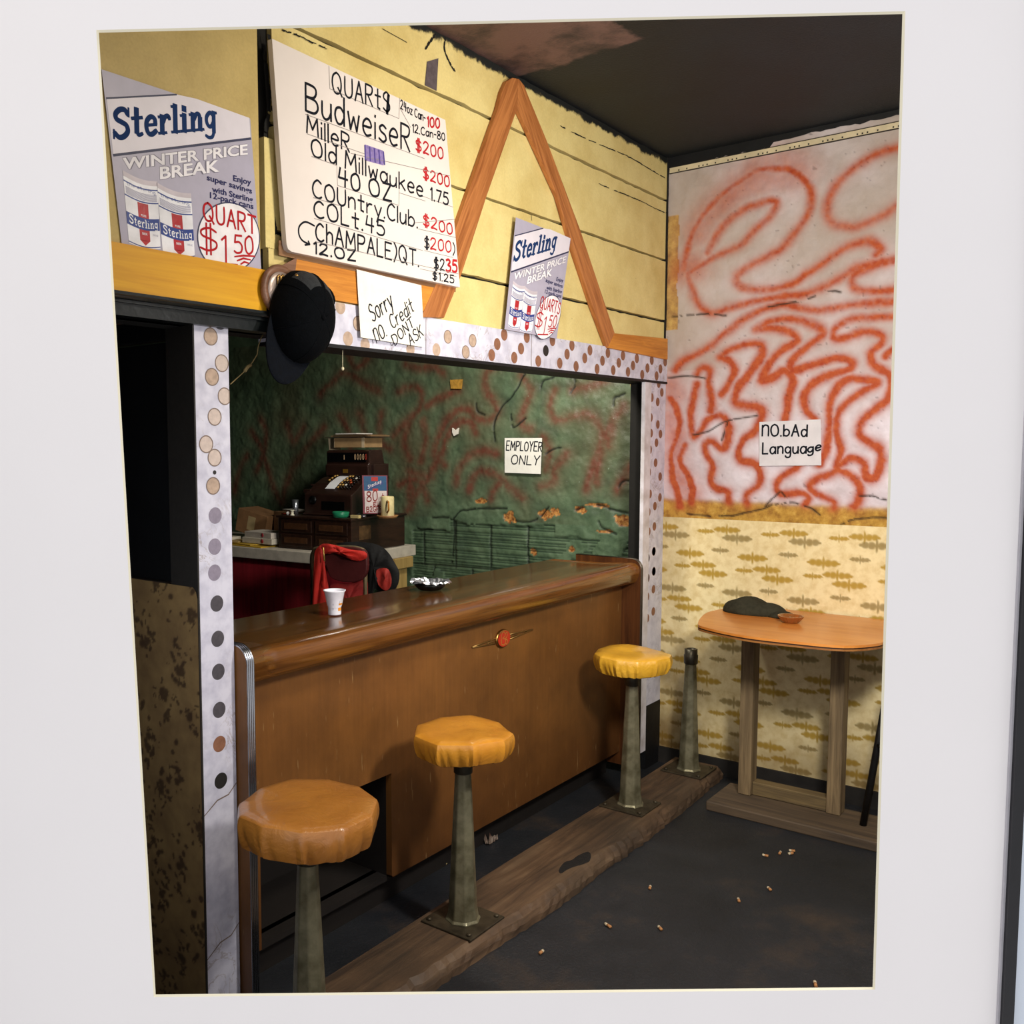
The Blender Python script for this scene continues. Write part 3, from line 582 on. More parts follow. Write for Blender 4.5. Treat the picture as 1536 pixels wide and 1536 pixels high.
# left side of the bar: papered half wall with a black panel above it
def floral_mat():
    t = NT('floral_wallpaper'); base = t.ramp(t.noise(12, 4), (.3, lin('70583a')), (.65, lin('876d46')))
    base = t.mix(t.math('MULTIPLY', t.attr('flower'), .8), base, lin('2f1f18')); t.bump(t.noise(80,3), .1, .002); return t.done(base, .75, 0, .2)
ys = np.arange(.0, .701, .005); zs = np.arange(0, 1.262, .005); A, B = np.meshgrid(ys, zs, indexing='ij'); fl = np.zeros_like(A); r = random.Random(11)
z = .02
while z < 1.3:
    for c in range(6):
        cy = .03+c*.135+(.07 if int(z*7)%2 else 0)+r.gauss(0,.012); cz = z+r.gauss(0,.012)+(c%2)*.05
        for k in range(24): ell(cy+r.gauss(0,.022), cz+r.gauss(0,.042), r.uniform(.004,.012), r.uniform(.003,.010), fl, r.uniform(-.8,.8))
        for k in range(3): ell(cy+r.gauss(0,.012), cz+r.gauss(0,.02), .013, .012, fl)
    z += .145
fl *= (fbm(A*40,B*40,90) > .38)
half = thing('half_wall', 'low floral papered partition with a rounded top corner beside the dotted post', 'partition', (-2.93,.35,0))
o = grid_obj('wallpaper', A, B, lambda a, b: np.stack([np.full_like(a, -2.9745), a, np.where((a < .03) & (b > 1.23), np.minimum(b, 1.232+np.sqrt(np.clip(.03**2-(.03-a)**2,0,1))), b)], -1), dict(flower=fl), floral_mat(), parent=half, flip=True)
m = MB(); ou = [(.118,0),(.70,0),(.70,1.262),(.15,1.262),(.118,1.232)]; m.prism(ou, lambda a, b, t: (-2.973+t, a, b), .05); m.box((-2.9735,.0,0),(-2.9725,.118,1.231)); obj('panel', m, pm('partition_wood','2a2018',.6), half)
M_blk = pm('black_panel_paint','0a0b0e',.55,.3,6,.2)
bp_ = thing('black_panel', 'tall black board standing above the floral half wall left of the dotted post', 'panel', (-2.94,.4,1.262))
m = MB(); m.box((-2.965,.118,1.264),(-2.93,1.6,1.92)); m.box((-2.969,.118,1.927),(-2.93,1.6,1.985)); obj('board', m, M_blk, bp_, bevel=.003)
m = MB(); m.box((-2.972,.15,1.985),(-2.93,1.6,2.03)); obj('top_rail', m, wood('dull_brown_wood','4f3324','6b4430',1,.6), bp_)

# ---------------------------------------------------------------- bar counter
bar = thing('bar_counter', 'brown bar counter with a bullnosed wooden top and red oval badge on its front', 'bar counter', (-1.5,.2,0))
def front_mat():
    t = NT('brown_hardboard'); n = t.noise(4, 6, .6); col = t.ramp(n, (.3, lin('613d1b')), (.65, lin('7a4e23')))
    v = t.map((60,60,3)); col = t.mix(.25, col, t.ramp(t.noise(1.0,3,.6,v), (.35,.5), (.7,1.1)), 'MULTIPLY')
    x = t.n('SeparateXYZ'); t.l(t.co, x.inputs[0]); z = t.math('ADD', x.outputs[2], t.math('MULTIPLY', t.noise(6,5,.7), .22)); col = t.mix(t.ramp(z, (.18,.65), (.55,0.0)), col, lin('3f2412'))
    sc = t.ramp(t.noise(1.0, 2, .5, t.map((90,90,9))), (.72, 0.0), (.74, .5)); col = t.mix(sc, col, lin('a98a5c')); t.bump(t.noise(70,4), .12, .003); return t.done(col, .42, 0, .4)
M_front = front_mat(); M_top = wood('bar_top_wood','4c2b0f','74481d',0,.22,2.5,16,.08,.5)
L0, R0 = -2.818, -.345
m = MB(); m.box((L0,.05,.125),(-2.72,.075,1.0)); m.box((-2.72,.05,.50),(-2.105,.075,1.0)); m.box((-2.105,.05,.125),(R0,.075,1.0)); m.box((-2.105,.05,.125),(-2.10,.075,.13))
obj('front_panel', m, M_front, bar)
m = MB(); m.box((-2.105,.075,.125),(-2.085,.35,.50)); m.box((-2.74,.075,.125),(-2.72,.35,.50)); m.box((-2.74,.36,.0),(R0,.38,1.0)); m.box((L0,.12,0),(R0,.14,.125)); m.box((-2.74,.075,.105),(-2.085,.36,.125)); m.box((-2.74,.075,.50),(-2.085,.36,.52))
obj('carcass', m, pm('dark_carcass','1a1410',.7), bar)
prof = [(.44,1.005),(.44,1.045),(.43,1.052),(.16,1.055),(.06,1.062),(.0,1.066),(-.022,1.062),(-.036,1.05),(-.041,1.03),(-.038,1.005),(-.03,.985),(-.02,.972),(.0,.966),(.05,.966),(.05,1.0)]
m = MB(); n = len(prof); N = 24
for i in range(N+1):
    x = L0+(R0-L0)*i/N; m.v += [(x,y,z) for y,z in prof]
for i in range(N):
    for k in range(n): m.f.append([i*n+k, i*n+(k+1)%n, (i+1)*n+(k+1)%n, (i+1)*n+k]); m.m.append(0); m.sm.append(True)
m.f.append(list(range(n))); m.f.append([N*n+k for k in range(n)][::-1]); m.m += [0,0]; m.sm += [False,False]
o = obj('countertop', m, M_top, bar)
def end_panel(x0, x1, mat, edge, name, ztop):
    yo = -.047; yk = .44 if x0 < -1 else .30; prof = [(yk,.06),(yk,ztop)]+[(yo+.05*(1-math.sin(a)), ztop-.05+.05*math.cos(a)) for a in np.linspace(0,PI/2,7)]+[(yo,.06)]
    m = MB(); m.prism(prof, lambda a, b, t: (x0+t*(x1-x0), a, b), 1); p = obj(name, m, mat, bar)
    path = [(yk,ztop)]+[(yo+.05*(1-math.sin(a)), ztop-.05+.05*math.cos(a)) for a in np.linspace(0,PI/2,9)]+[(yo,.6),(yo,.06)]
    m = MB(); w = (x1-x0)/4; cn_ = np.array((yo+.05, ztop-.05))
    for k in range(4): m.tube([(x0+w*(k+.5), a, b) for a, b in path], w*.52)
    e = obj('metal_edge', m, edge, bar, label='ribbed metal edging of the end panel'); e.parent = p; return p
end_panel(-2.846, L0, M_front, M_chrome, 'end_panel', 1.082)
end_panel(R0, -.322, wood('end_wood','3c2010','5b3418',2,.35), pm('dark_chrome','6a6258',.35,.1,9,.1,40,1.0), 'end_panel', 1.085)
# badge
bc = at(753.5,957.5,1,.048)[[0,2]]; mb = lambda a, b, t=0: (a, .049-t, b)
bd = MB(); bd.lathe([(.0,.0),(.052,.0),(.052,.006),(.046,.010),(.0,.010)], (bc[0],.050,bc[1]), 32, (np.array((1.,0,0)),np.array((0,0,1.)),np.array((0,-1.,0))), 0, sy=.72, sx=.98)
ob = obj('badge', bd, pm('brass','b98a4a',.3,.1,20,.1,50,1.0), bar, label='red oval badge with brass rim')
m = MB(); m.disc(bc, .045, lambda a, b: mb(a,b,.0103), 32, 0, .0315); p = obj('enamel', m, pm('red_enamel','b02a1e',.25,.1,20,0), bar); p.parent = ob
m = MB(); sc = .045
for s in ('-35,-30 -38,20 -20,48 5,40 8,18 -20,5 10,-5 14,-30 -10,-42 -35,-34', '12,34 34,40 30,10 14,-2 36,-16 30,-40 10,-36'):
    m.ribbon(cr([(bc[0]+float(q.split(',')[0])/100*sc*1.3, bc[1]+float(q.split(',')[1])/100*sc*1.3) for q in s.split()], 5), .004, lambda a, b: mb(a,b,.0108))
p = obj('monogram', m, pm('brass_bright','d9a860',.3,.05,20,0,50,.8), bar); p.parent = ob
m = MB(); M_bd = pm('brass_dull','8a6a3a',.4,.1,20,.1,50,.8)
for sg, tip in ((-1, at(708,972,1,.048)), (1, at(799,941,1,.048))):
    tx, tz = tip[0], tip[2]; m.tube([(bc[0]+sg*.05,.047,bc[1]+.008),(tx,.047,bc[1]+.001)], .0028, 6); m.tube([(bc[0]+sg*.05,.047,bc[1]-.012),(tx,.047,bc[1]-.001)], .0028, 6); m.tube([(bc[0]+sg*.05,.047,bc[1]-.002),(bc[0]+sg*.11,.047,bc[1]-.002)], .0018, 6)
    p = obj('wing', m, M_bd, bar); p.parent = ob; m = MB()

# ---------------------------------------------------------------- plank, stools
def plank_mat():
    t = NT('worn_plank'); v = t.map((2.2,26,26)); n = t.noise(1.0,6,.65,v,.5); col = t.ramp(n, (.32, lin('3d2f24')), (.55, lin('5f4935')), (.75, lin('776048')))
    col = t.mix(t.ramp(t.noise(3,5), (.4,.0), (.65,.55)), col, lin('2f2922')); t.bump(n, .45, .005); return t.done(col, .6, 0, .35)
M_plank = plank_mat()
pk_ = thing('floor_plank', 'long worn floor plank the bar stools are bolted to', 'plank', (-1.6,-.27,0))
xs = np.linspace(-3.35, -.06, 120); rr = random.Random(4)
front = [(x, -.365+.035*math.sin(x*1.7+.5)*.6+.022*(vnoise(np.array([x*5.]),np.array([.3]),6)[0]-.5)+.006*rr.gauss(0,1)*.5) for x in xs]; back = [(x, -.118+.004*math.sin(x*3)) for x in xs]
m = MB(); n = len(xs); zt = .058
rows = [[(a,b-.002,.0) for a,b in front],[(a,b-.004+.006*rr.random(),zt*.4) for a,b in front],[(a,b+.006+.004*rr.random(),zt*.72) for a,b in front],[(a,b+.024+.008*rr.random(),zt) for a,b in front],[(a,b,zt) for a,b in back],[(a,b,0) for a,b in back]]
for R_ in rows: m.v += R_
for k in range(5):
    for i in range(n-1): m.f.append([k*n+i,k*n+i+1,(k+1)*n+i+1,(k+1)*n+i]); m.m.append(0); m.sm.append(False)
m.f.append([k*n for k in range(6)]); m.f.append([k*n+n-1 for k in range(6)][::-1]); m.m += [0,0]; m.sm += [False,False]
obj('plank', m, M_plank, pk_)
m = MB(); q = [at(838+60*0+x*.0+0, y, 2, .059)[:2] for x, y in ((0,1305),)]
hole = [(838,1306),(846,1294),(858,1290),(866,1284),(880,1278),(886,1281),(885,1290),(876,1296),(862,1300),(850,1305),(842,1310)]
H2 = cr([at(x,y,2,zt)[:2] for x,y in hole], 3, True); m.prism([tuple(p) for p in H2], lambda a, b, t: (a,b,zt+.0006-.008*t), 1)
obj('broken_patch', m, pm('charred_hole','17120e',.9,.3,60,.8,90), pk_, label='dark splintered hole in the plank')
def vinyl_mat():
    t = NT('amber_vinyl'); n = t.noise(5, 5, .6); col = t.ramp(n, (.3, lin('ad6c1c')), (.65, lin('cf8d2a'))); t.bump(t.math('ADD', t.noise(16,4,.6,None,1.2), t.math('MULTIPLY', t.noise(90,3), .12)), .25, .01)
    t.b.inputs['Coat Weight'].default_value = .6; t.b.inputs['Coat Roughness'].default_value = .1; return t.done(col, .36, 0, .45)
M_vinyl = vinyl_mat()
def vinyl2(name, a, b):
    t = NT(name); n = t.noise(5, 5, .6); col = t.ramp(n, (.3, lin(a)), (.65, lin(b))); t.bump(t.math('ADD', t.noise(14,4,.6,None,1.6), t.math('MULTIPLY', t.noise(90,3), .10)), .4, .012)
    t.b.inputs['Coat Weight'].default_value = .6; t.b.inputs['Coat Roughness'].default_value = .1; return t.done(col, .38, 0, .45)
M_plate = pm('rusty_plate','4f4636',.5,.25,16,.3,50,.5,dark='2c251b')
def stool(name, label, x, y, zseat, R, seed, mat, sides=10, rot=.2, thick=.085, tilt=(0,0), seat=True, group='counter stools'):
    t = thing(name, label, 'bar stool', (x,y,zt), 0, group)
    m = MB(); m.add(*[[(-.1,-.1,0),(.1,-.1,0),(.1,.1,0),(-.1,.1,0),(-.1,-.1,.008),(.1,-.1,.008),(.1,.1,.008),(-.1,.1,.008)], [(0,3,2,1),(4,5,6,7),(0,1,5,4),(1,2,6,5),(2,3,7,6),(3,0,4,7)]])
    for i, j in ((-1,-1),(1,-1),(1,1),(-1,1)): m.lathe([(.009,.008),(.009,.014),(.004,.016)], (i*.08,j*.08,0), 10)
    obj('base_plate', m, M_plate, t, bevel=.004, local=True)
    hz = zseat-zt-(thick if seat else 0)
    m = MB(); pr = [(.062,.008),(.054,.018),(.049,.05)]+[(.049-.022*k/6, .05+(hz-.10)*k/6) for k in range(1,7)]+[(.027,hz-.03)]
    m.lathe(pr, (0,0,0), 8, None, 0, False); obj('post', m, M_metal, t, local=True, bevel=.004)
    m = MB(); m.lathe([(.026,hz-.065),(.031,hz-.062),(.031,hz-.012),(.027,hz-.008),(.027,hz+.01),(.0,hz+.01)] if seat else [(.026,hz-.075),(.032,hz-.07),(.033,hz-.03),(.03,hz-.026),(.03,hz),(.022,hz),(.022,hz-.02),(.0,hz-.02)], (0,0,0), 20)
    obj('collar', m, pm('dark_collar_'+name+str(seed),'5f5a4e',.4,.2,20,.2,60,.8), t, local=True)
    if not seat: return t
    rr = random.Random(seed); n = 180; prof = [(0,.004,0),(.3,.003,0),(.6,.001,0),(.8,-.002,.2),(.93,-.006,.6),(.965,-.010,.9),(.985,-.018,1),(.995,-.030,1),(.99,-.042,1),(.975,-.055,1),(.95,-.068,1),(.915,-.080,1),(.86,-.084,.9),(.5,-.078,.5),(0,-.078,0)]
    V = []; ph = [rr.uniform(0,6.28) for _ in range(4)]; pleat = [(rot+PI/sides+2*PI*i_/sides+o_+rr.gauss(0,.03), rr.uniform(.025,.05), sg_) for i_ in range(sides) for o_, sg_ in ((0,-1),(.09,1),(-.10,1))]+[(rr.uniform(0,2*PI), rr.uniform(.03,.06), rr.choice((-1,1))) for _ in range(12)]
    for (f_, dz, sh) in prof:
        for k in range(n):
            a = 2*PI*k/n; s_ = 2*PI/sides; am = ((a-rot+s_/2) % s_)-s_/2; pol = math.cos(PI/sides)/max(math.cos(am),.01); pol *= 1+.012*math.sin(3*a+ph[2])
            rad = R*f_*pol; z = dz*thick/.085
            if dz < -.018 and f_ > .6:
                d = (-dz-.018)/.068
                for (pa, pw, sg) in pleat:
                    u = ((a-pa+PI) % (2*PI))-PI; g = math.exp(-((u-(d-.5)*.05*sg)/pw)**2); rad -= R*.05*d*g*(1 if sg > 0 else -.55); z -= .005*d*d*g*sg
            z += .004*math.sin(2*a+ph[0])*f_+.003*math.sin(3*a+ph[1])*f_-.006*math.exp(-(f_/.5)**2)
            V.append((rad*math.cos(a), rad*math.sin(a), z+tilt[0]*rad*math.cos(a)+tilt[1]*rad*math.sin(a)+zseat-zt))
    F = [(i*n+k, i*n+(k+1)%n, (i+1)*n+(k+1)%n, (i+1)*n+k) for i in range(len(prof)-1) for k in range(n)]
    m = MB(); m.add([(p[0],p[1],p[2]) for p in V], F, 0, True); obj('seat', m, mat, t, local=True, sharp=.55); return t
stool('bar_stool', 'nearest stool with tan-brown padded seat beside the tall dotted post', -2.905, -.335, .738, .186, 21, vinyl2('tan_vinyl','935a22','a86d2a'), 11, .15, .10)
stool('bar_stool', 'middle stool with glossy golden ten-sided seat in front of the bar counter', -2.085, -.24, .712, .170, 22, M_vinyl, 9, .10, .085)
stool('bar_stool', 'far stool with crinkled bright yellow seat near the corner', -.80, -.225, .742, .168, 23, vinyl2('yellow_vinyl','c08a1c','e3ac34'), 12, .3, .085)
stool('stool_post', 'bare steel stool post with no seat, standing in the corner by the wallpaper', -.205, -.245, .655, .1, 24, M_vinyl, seat=False, group=None)['category'] = 'stool post'

# ---------------------------------------------------------------- side table
tb = thing('side_table', 'orange plywood table with rounded corners against the leaf wallpaper', 'table', (-.35,-.8,0))
q = [at(*p,2,.862)[:2] for p in ((1090,912),(1060,919),(1047,934),(1058,941),(1115,953),(1190,962),(1266,968.5),(1318,965),(1326,960))]
ol = [(-.022,-.47),(-.05,-.425)]+[tuple(p) for p in cr(q, 4)]+[(-.45,-1.19),(-.2,-1.215),(-.022,-1.215)]
m = MB(); m.prism(ol, lambda a, b, t: (a,b,.862-.010*t), 1); obj('tabletop', m, wood('orange_laminate','c0702a','d48a40',1,.35,2,6,.08,.2), tb)
m = MB(); olc = np.mean(np.array(ol),0)
def shrink(P, d): return [tuple(np.array(p)+(olc-np.array(p))/np.linalg.norm(olc-np.array(p))*d) for p in P]
m.prism(shrink(ol,.004), lambda a, b, t: (a,b,.852-.006*t), 1); m.prism(ol, lambda a, b, t: (a,b,.846-.007*t), 1, 1)
obj('plywood_edge', m, [pm('edge_dark','3a2211',.6), wood('edge_ply','7a4a22','9a6632',1,.5)], tb)
M_leg = wood('weathered_wood','54442f','8a7453',2,.7,3,16,.4)
for p in ((-.285,-.552),(-.275,-.925)):
    m = MB(); m.box((p[0]-.04,p[1]-.028,.045),(p[0]+.04,p[1]+.028,.839)); obj('leg', m, M_leg, tb, bevel=.003)
m = MB(); m.box((-.30,-.897,.045),(-.24,-.58,.105)); obj('rail', m, wood('rail_wood','4a3d2b','76623f',1,.7,3,16,.4), tb, bevel=.003)
m = MB(); m.box((-.02-.24,-1.19,.81),(-.022,-.48,.839)); obj('apron', m, M_leg, tb)
m = MB(); m.box((-.50,-2.2,0),(-.20,-.445,.043)); sill = obj('floor_board', m, wood('floor_board_wood','3a3027','5d4c39',1,.7,2,14,.3), bevel=.006); tag(sill, 'low wooden board on the floor under the table legs', 'floor board')
# flat cap on the table
fc = thing('cloth_cap', 'dark olive cloth flat cap lying on the orange table', 'cap', (-.10,-.50,.862))
def blob(name, mat, parent, c, rad, n=36, k=18, fn=None, ax=None):
    ax = ax or (np.array((1.,0,0)),np.array((0,1.,0)),np.array((0,0,1.))); V = []
    for i in range(k+1):
        th = PI*i/k
        for j in range(n):
            ph = 2*PI*j/n; u = np.array((math.sin(th)*math.cos(ph)*rad[0], math.sin(th)*math.sin(ph)*rad[1], math.cos(th)*rad[2]))
            if fn: u = fn(u, th, ph)
            V.append(np.array(c)+ax[0]*u[0]+ax[1]*u[1]+ax[2]*u[2])
    m = MB(); m.add(V, [(i*n+j, i*n+(j+1)%n, (i+1)*n+(j+1)%n, (i+1)*n+j) for i in range(k) for j in range(n)], 0, True); return obj(name, m, mat, parent)
M_cap = pm('olive_cloth','38362a',.95,.15,60,.5,160,0,.1)
def capf(u, th, ph):
    u = u.copy(); t = (u[1]+.15)/.30; hgt = .085-.035*(1-t); u[2] = max(u[2], -.0)*hgt/.05 if u[2] > 0 else -.0005
    u[2] += .006*math.sin(u[1]*50+u[0]*30)*(u[2] > .01); u[0] *= .75+.35*t; return u
blob('crown', M_cap, fc, (-.215,-.545,.8635), (.085,.145,.05), fn=capf)
def brimf(u, th, ph): u = u.copy(); u[2] = max(u[2],0); return u
blob('brim', M_cap, fc, (-.235,-.665,.8635), (.055,.062,.026), 28, 14, brimf)
ga = thing('ashtray', 'small amber glass ashtray on the orange table', 'ashtray', tuple(at(1186,934,2,.862)))
M_amb = NT('amber_glass'); M_amb.b.inputs['Transmission Weight'].default_value = .55; M_amb.b.inputs['IOR'].default_value = 1.48; M_amb = M_amb.done(lin('b9743c'), .08, 0, .6)
m = MB(); m.lathe([(.0,.001),(.028,.001),(.034,.004),(.052,.026),(.054,.031),(.048,.031),(.034,.012),(.0,.008)], FRAME[ga.name][0], 12, None, 0, False); obj('dish', m, M_amb, ga)
m = MB(); c = np.array(FRAME[ga.name][0])
for a in (.4,2.2,4.5): m.tube([c+np.array((.01*math.cos(a),.01*math.sin(a),.013)), c+np.array((.03*math.cos(a),.03*math.sin(a),.018))], .004, 8)
obj('cigarette_butt', m, pm('butt_paper','c9b08a',.8), ga)
# metal chair cut by the picture's right edge
ch = thing('metal_stool', 'dark metal stool leg showing at the right edge in front of the table', 'stool', (-.42,-1.27,0))
M_tub = pm('dark_tube','3b3a3a',.35,.2,14,.1,50,.8)
f0 = at(1292,1252,2,.0); tp = at(1316,985,0,f0[0]+.04)
E1 = np.array((-.34,-.20)); E2 = np.array((.20,-.34)); B0 = np.array(f0[:2]); T0 = B0+(E1+E2)*.16+np.array((.0,-.01))
for (bx,by,tx,ty) in [tuple(B0+E1*i+E2*j)+tuple(T0+E1*.68*i+E2*.68*j) for i, j in ((0,0),(1,0),(0,1),(1,1))]:
    m = MB(); m.tube([(bx,by,.002),(bx+(tx-bx)*.95,by+(ty-by)*.95,.705)], .014, 10); obj('leg', m, M_tub, ch)
def chp(i, j, z, k=.5): q = (B0+E1*i+E2*j)*(1-z/.74)+(T0+E1*.68*i+E2*.68*j)*(z/.74); return (q[0], q[1], z)
m = MB(); m.tube([chp(0,0,.40),chp(1,0,.40),chp(1,1,.40),chp(0,1,.40),chp(0,0,.40)], .009, 8); obj('stretcher', m, M_tub, ch)
m = MB(); sc0 = T0+(E1+E2)*.34; m.lathe([(0,.70),(.15,.70),(.165,.71),(.165,.735),(.15,.75),(0,.755)], (sc0[0],sc0[1]-.03,0), 28); obj('seat', m, pm('seat_vinyl','26201d',.5), ch)
# ---------------------------------------------------------------- lettering
HW = {
'A':'0,0 28,100 56,0|12,38 46,38','B':'0,0 0,100|~0,100 40,96 48,76 34,56 0,52|~0,52 44,48 56,24 40,2 0,0','C':'~52,86 30,100 8,80 0,45 10,12 34,0 54,12','D':'0,0 0,100|~0,100 40,88 54,50 40,10 0,0',
'E':'50,100 0,100 0,0 50,0|0,52 38,52','F':'50,100 0,100 0,0|0,52 36,52','G':'~52,86 30,100 8,80 0,45 10,12 34,0 52,14 52,42 32,42','H':'0,0 0,100|50,0 50,100|0,52 50,52','I':'0,0 0,100','K':'0,0 0,100|46,100 0,42|14,56 50,0',
'L':'0,100 0,0 44,0','M':'0,0 6,100 34,30 62,100 68,0','N':'0,0 0,100 50,0 50,100','O':'~28,100 6,82 0,45 12,8 32,0 54,14 60,50 50,86 28,100','P':'0,0 0,100|~0,100 42,96 50,74 36,52 0,48','Q':'~28,100 6,82 0,45 12,8 32,0 54,14 60,50 50,86 28,100|38,30 66,-8',
'R':'0,0 0,100|~0,100 42,96 48,74 34,54 0,50|16,50 50,0','S':'~48,84 28,100 6,86 6,64 28,52 48,38 48,14 26,0 2,12','T':'0,100 56,100|28,100 28,0','U':'~0,100 0,30 12,4 34,2 50,26 50,100','W':'0,100 16,0 34,70 52,0 70,100','Y':'0,100 26,50 52,100|26,50 22,-4','Z':'2,96 50,100 4,0 54,4',
'a':'~44,48 30,62 10,56 0,30 10,4 28,2 44,26|46,62 46,0','b':'0,100 0,0|~0,40 18,60 40,50 44,24 28,2 0,6','c':'~40,52 22,62 4,48 0,26 12,2 40,8','d':'~42,46 26,60 6,52 0,26 12,2 30,4 42,24|44,100 44,0','e':'~0,32 42,36 36,58 18,62 2,44 2,18 18,0 42,8','g':'~42,48 26,62 6,54 0,30 12,8 30,8 42,28|~44,62 44,-10 34,-34 10,-34 2,-20',
'h':'0,100 0,0|~0,40 16,60 36,54 40,34 40,0','i':'0,62 0,0|0,84 1,90','k':'0,100 0,0|38,62 0,26|12,36 42,0','l':'0,100 0,0','n':'0,62 0,0|~0,40 16,62 36,58 42,38 42,0','o':'~22,62 4,52 0,28 10,4 28,0 44,18 46,42 36,60 22,62','r':'0,62 0,0|~0,36 14,58 34,60','s':'~38,54 20,62 4,50 12,36 32,28 38,12 22,0 0,8',
't':'20,96 20,4 36,0|0,62 40,62','u':'~0,62 0,18 12,0 30,6 42,30|42,62 42,0','w':'0,62 12,0 28,50 44,0 56,62','y':'0,62 22,8|46,62 14,-36',
'ñ':'0,0 0,98|~0,70 16,98 40,96 50,74 50,0','z':'0,60 40,60 0,0 42,0','0':'~24,100 4,80 0,45 8,10 26,0 46,20 48,58 40,90 24,100','1':'4,82 18,100 18,0','2':'~2,80 16,100 40,94 44,70 24,34 0,2 24,6 50,0','3':'~2,92 24,100 42,82 20,54|~20,54 46,40 44,10 18,0 0,10','4':'10,100 2,44 50,44|38,92 36,0','5':'46,98 8,98 4,58|~4,58 30,62 48,40 42,8 16,0 0,10','7':'0,98 46,98 16,0','8':'~26,54 6,70 8,94 28,100 44,88 40,66 26,54 6,36 4,10 26,0 48,12 46,36 26,54',
'$':'~48,80 28,94 6,84 8,64 30,52 48,38 46,16 24,6 2,16|20,112 20,-10|32,112 32,-10','.':'0,0 4,4','-':'0,46 30,46',')':'~0,108 18,80 20,40 0,-10','¢':'~40,60 22,70 4,52 2,30 16,12 40,20|22,96 22,-8'}
def hw(s, P0, P1, h, w, mb, mp, mi=0, seed=1, up=None, jit=.02):
    """marker handwriting between two baseline points, h = capital height"""
    P0 = np.array(P0,float); P1 = np.array(P1,float); rr = random.Random(seed); gl = []; x = 0
    for c in s:
        if c == ' ': x += 34; continue
        polys = []
        for part in HW[c].split('|'):
            sm = part[0] == '~'; pts = [tuple(map(float,q.split(','))) for q in part.lstrip('~').split()]
            polys.append(cr(pts, 5) if sm else pts)
        gl.append((x, polys)); x += max(p[0] for q in polys for p in q)+20
    W = x-20; e = (P1-P0)/W; upv = np.array((0,1.)) if up is None else np.array(up,float); upv = upv*h/100
    for gx, polys in gl:
        j = rr.gauss(0,jit)*100; k = rr.uniform(1-jit*2,1+jit*2)
        for q in polys: mb.ribbon([P0+e*(gx+p[0])+upv*(p[1]*k+j*.5) for p in q], w, mp, mi)
def zp(Z, p, y, ax=1):
    q = at(*Z(*p), ax, y); return np.array(q[[0,2]] if ax == 1 else (-q[1], q[2]))
def T(s, Z, p0, p1, hz, w, mb, mp, y, mi=0, seed=1, ax=1, tilt=0):
    a = zp(Z,p0,y,ax); b = zp(Z,p1,y,ax); c = zp(Z,(p0[0],p0[1]-hz),y,ax); h = c[1]-a[1]; d = (b-a)/np.linalg.norm(b-a)
    hw(s, a, b, h, w, mb, mp, mi, seed, (tilt, 1))
SLAB = {'S':(.74,[('~62,78 50,95 30,97 13,84 16,66 36,54 56,41 61,20 45,4 24,3 7,20',.17),('66,100 66,70',.07),('4,0 4,30',.07)]),'t':(.48,[('21,95 21,14',.19),('~21,16 28,4 44,8',.12),('1,64 44,64',.11)]),
'e':(.58,[('11,36 48,36',.10),('~49,36 46,56 30,65 13,52 10,30 18,8 34,3 52,14',.16)]),'r':(.54,[('17,64 17,4',.19),('1,4 36,4',.09),('1,62 17,62',.09),('~22,42 30,60 44,63 49,52',.15)]),'l':(.37,[('18,99 18,4',.19),('1,4 36,4',.09),('1,96 18,96',.09)]),
'i':(.37,[('18,63 18,4',.19),('1,4 36,4',.09),('1,61 18,61',.09),('18,80 18,90',.2)]),'n':(.68,[('17,64 17,4',.19),('1,4 34,4',.09),('1,62 17,62',.09),('~22,42 34,62 47,60 51,42',.14),('51,46 51,4',.19),('38,4 68,4',.09)]),
'g':(.60,[('~43,50 28,64 12,52 10,32 20,14 34,14 43,28',.14),('45,64 45,-8',.17),('~45,-8 38,-26 22,-29 6,-20',.12),('45,61 58,61',.09)])}
def slab(P0, P1, h, mb, mp, mi=0, s='Sterling', up=(0,1)):
    P0 = np.array(P0,float); P1 = np.array(P1,float); W = sum(SLAB[c][0] for c in s)+.04*(len(s)-1); e = (P1-P0)/W; upv = np.array(up,float)*h; x = 0
    for c in s:
        adv, st = SLAB[c]
        for pts, w in st:
            sm = pts[0] == '~'; q = [tuple(map(float,t.split(','))) for t in pts.lstrip('~').split()]; q = cr(q,5) if sm else q
            mb.ribbon([P0+e*(x+p[0]/100)+upv*p[1]/100 for p in q], w*h*1.12, mp, mi)
        x += adv+.04
_tc = {}
def type_text(s, P0, P1, h, mb, mp, mi=0, bold=0.0, up=(0,1)):
    """printed sans lettering, flat faces"""
    key = (s, bold)
    if key not in _tc:
        cu = bpy.data.curves.new('t', 'FONT'); cu.body = s; cu.offset = bold; cu.resolution_u = 3; o = bpy.data.objects.new('t', cu); COL.objects.link(o)
        dg = bpy.context.evaluated_depsgraph_get(); ev = o.evaluated_get(dg); me = ev.to_mesh()
        _tc[key] = (np.array([v.co[:2] for v in me.vertices]), [tuple(p.vertices) for p in me.polygons]); ev.to_mesh_clear()
        bpy.data.objects.remove(o); bpy.data.curves.remove(cu)
    V, F = _tc[key]; V0 = _tc.get((s,0.0),(V,F))[0]; x0, x1 = V0[:,0].min(), V0[:,0].max(); cap = .72
    P0 = np.array(P0,float); e = (np.array(P1,float)-P0)/(x1-x0); u = np.array(up,float)*h/cap
    mb.add([mp(*(P0+e*(v[0]-x0)+u*v[1])) for v in V], F, mi)

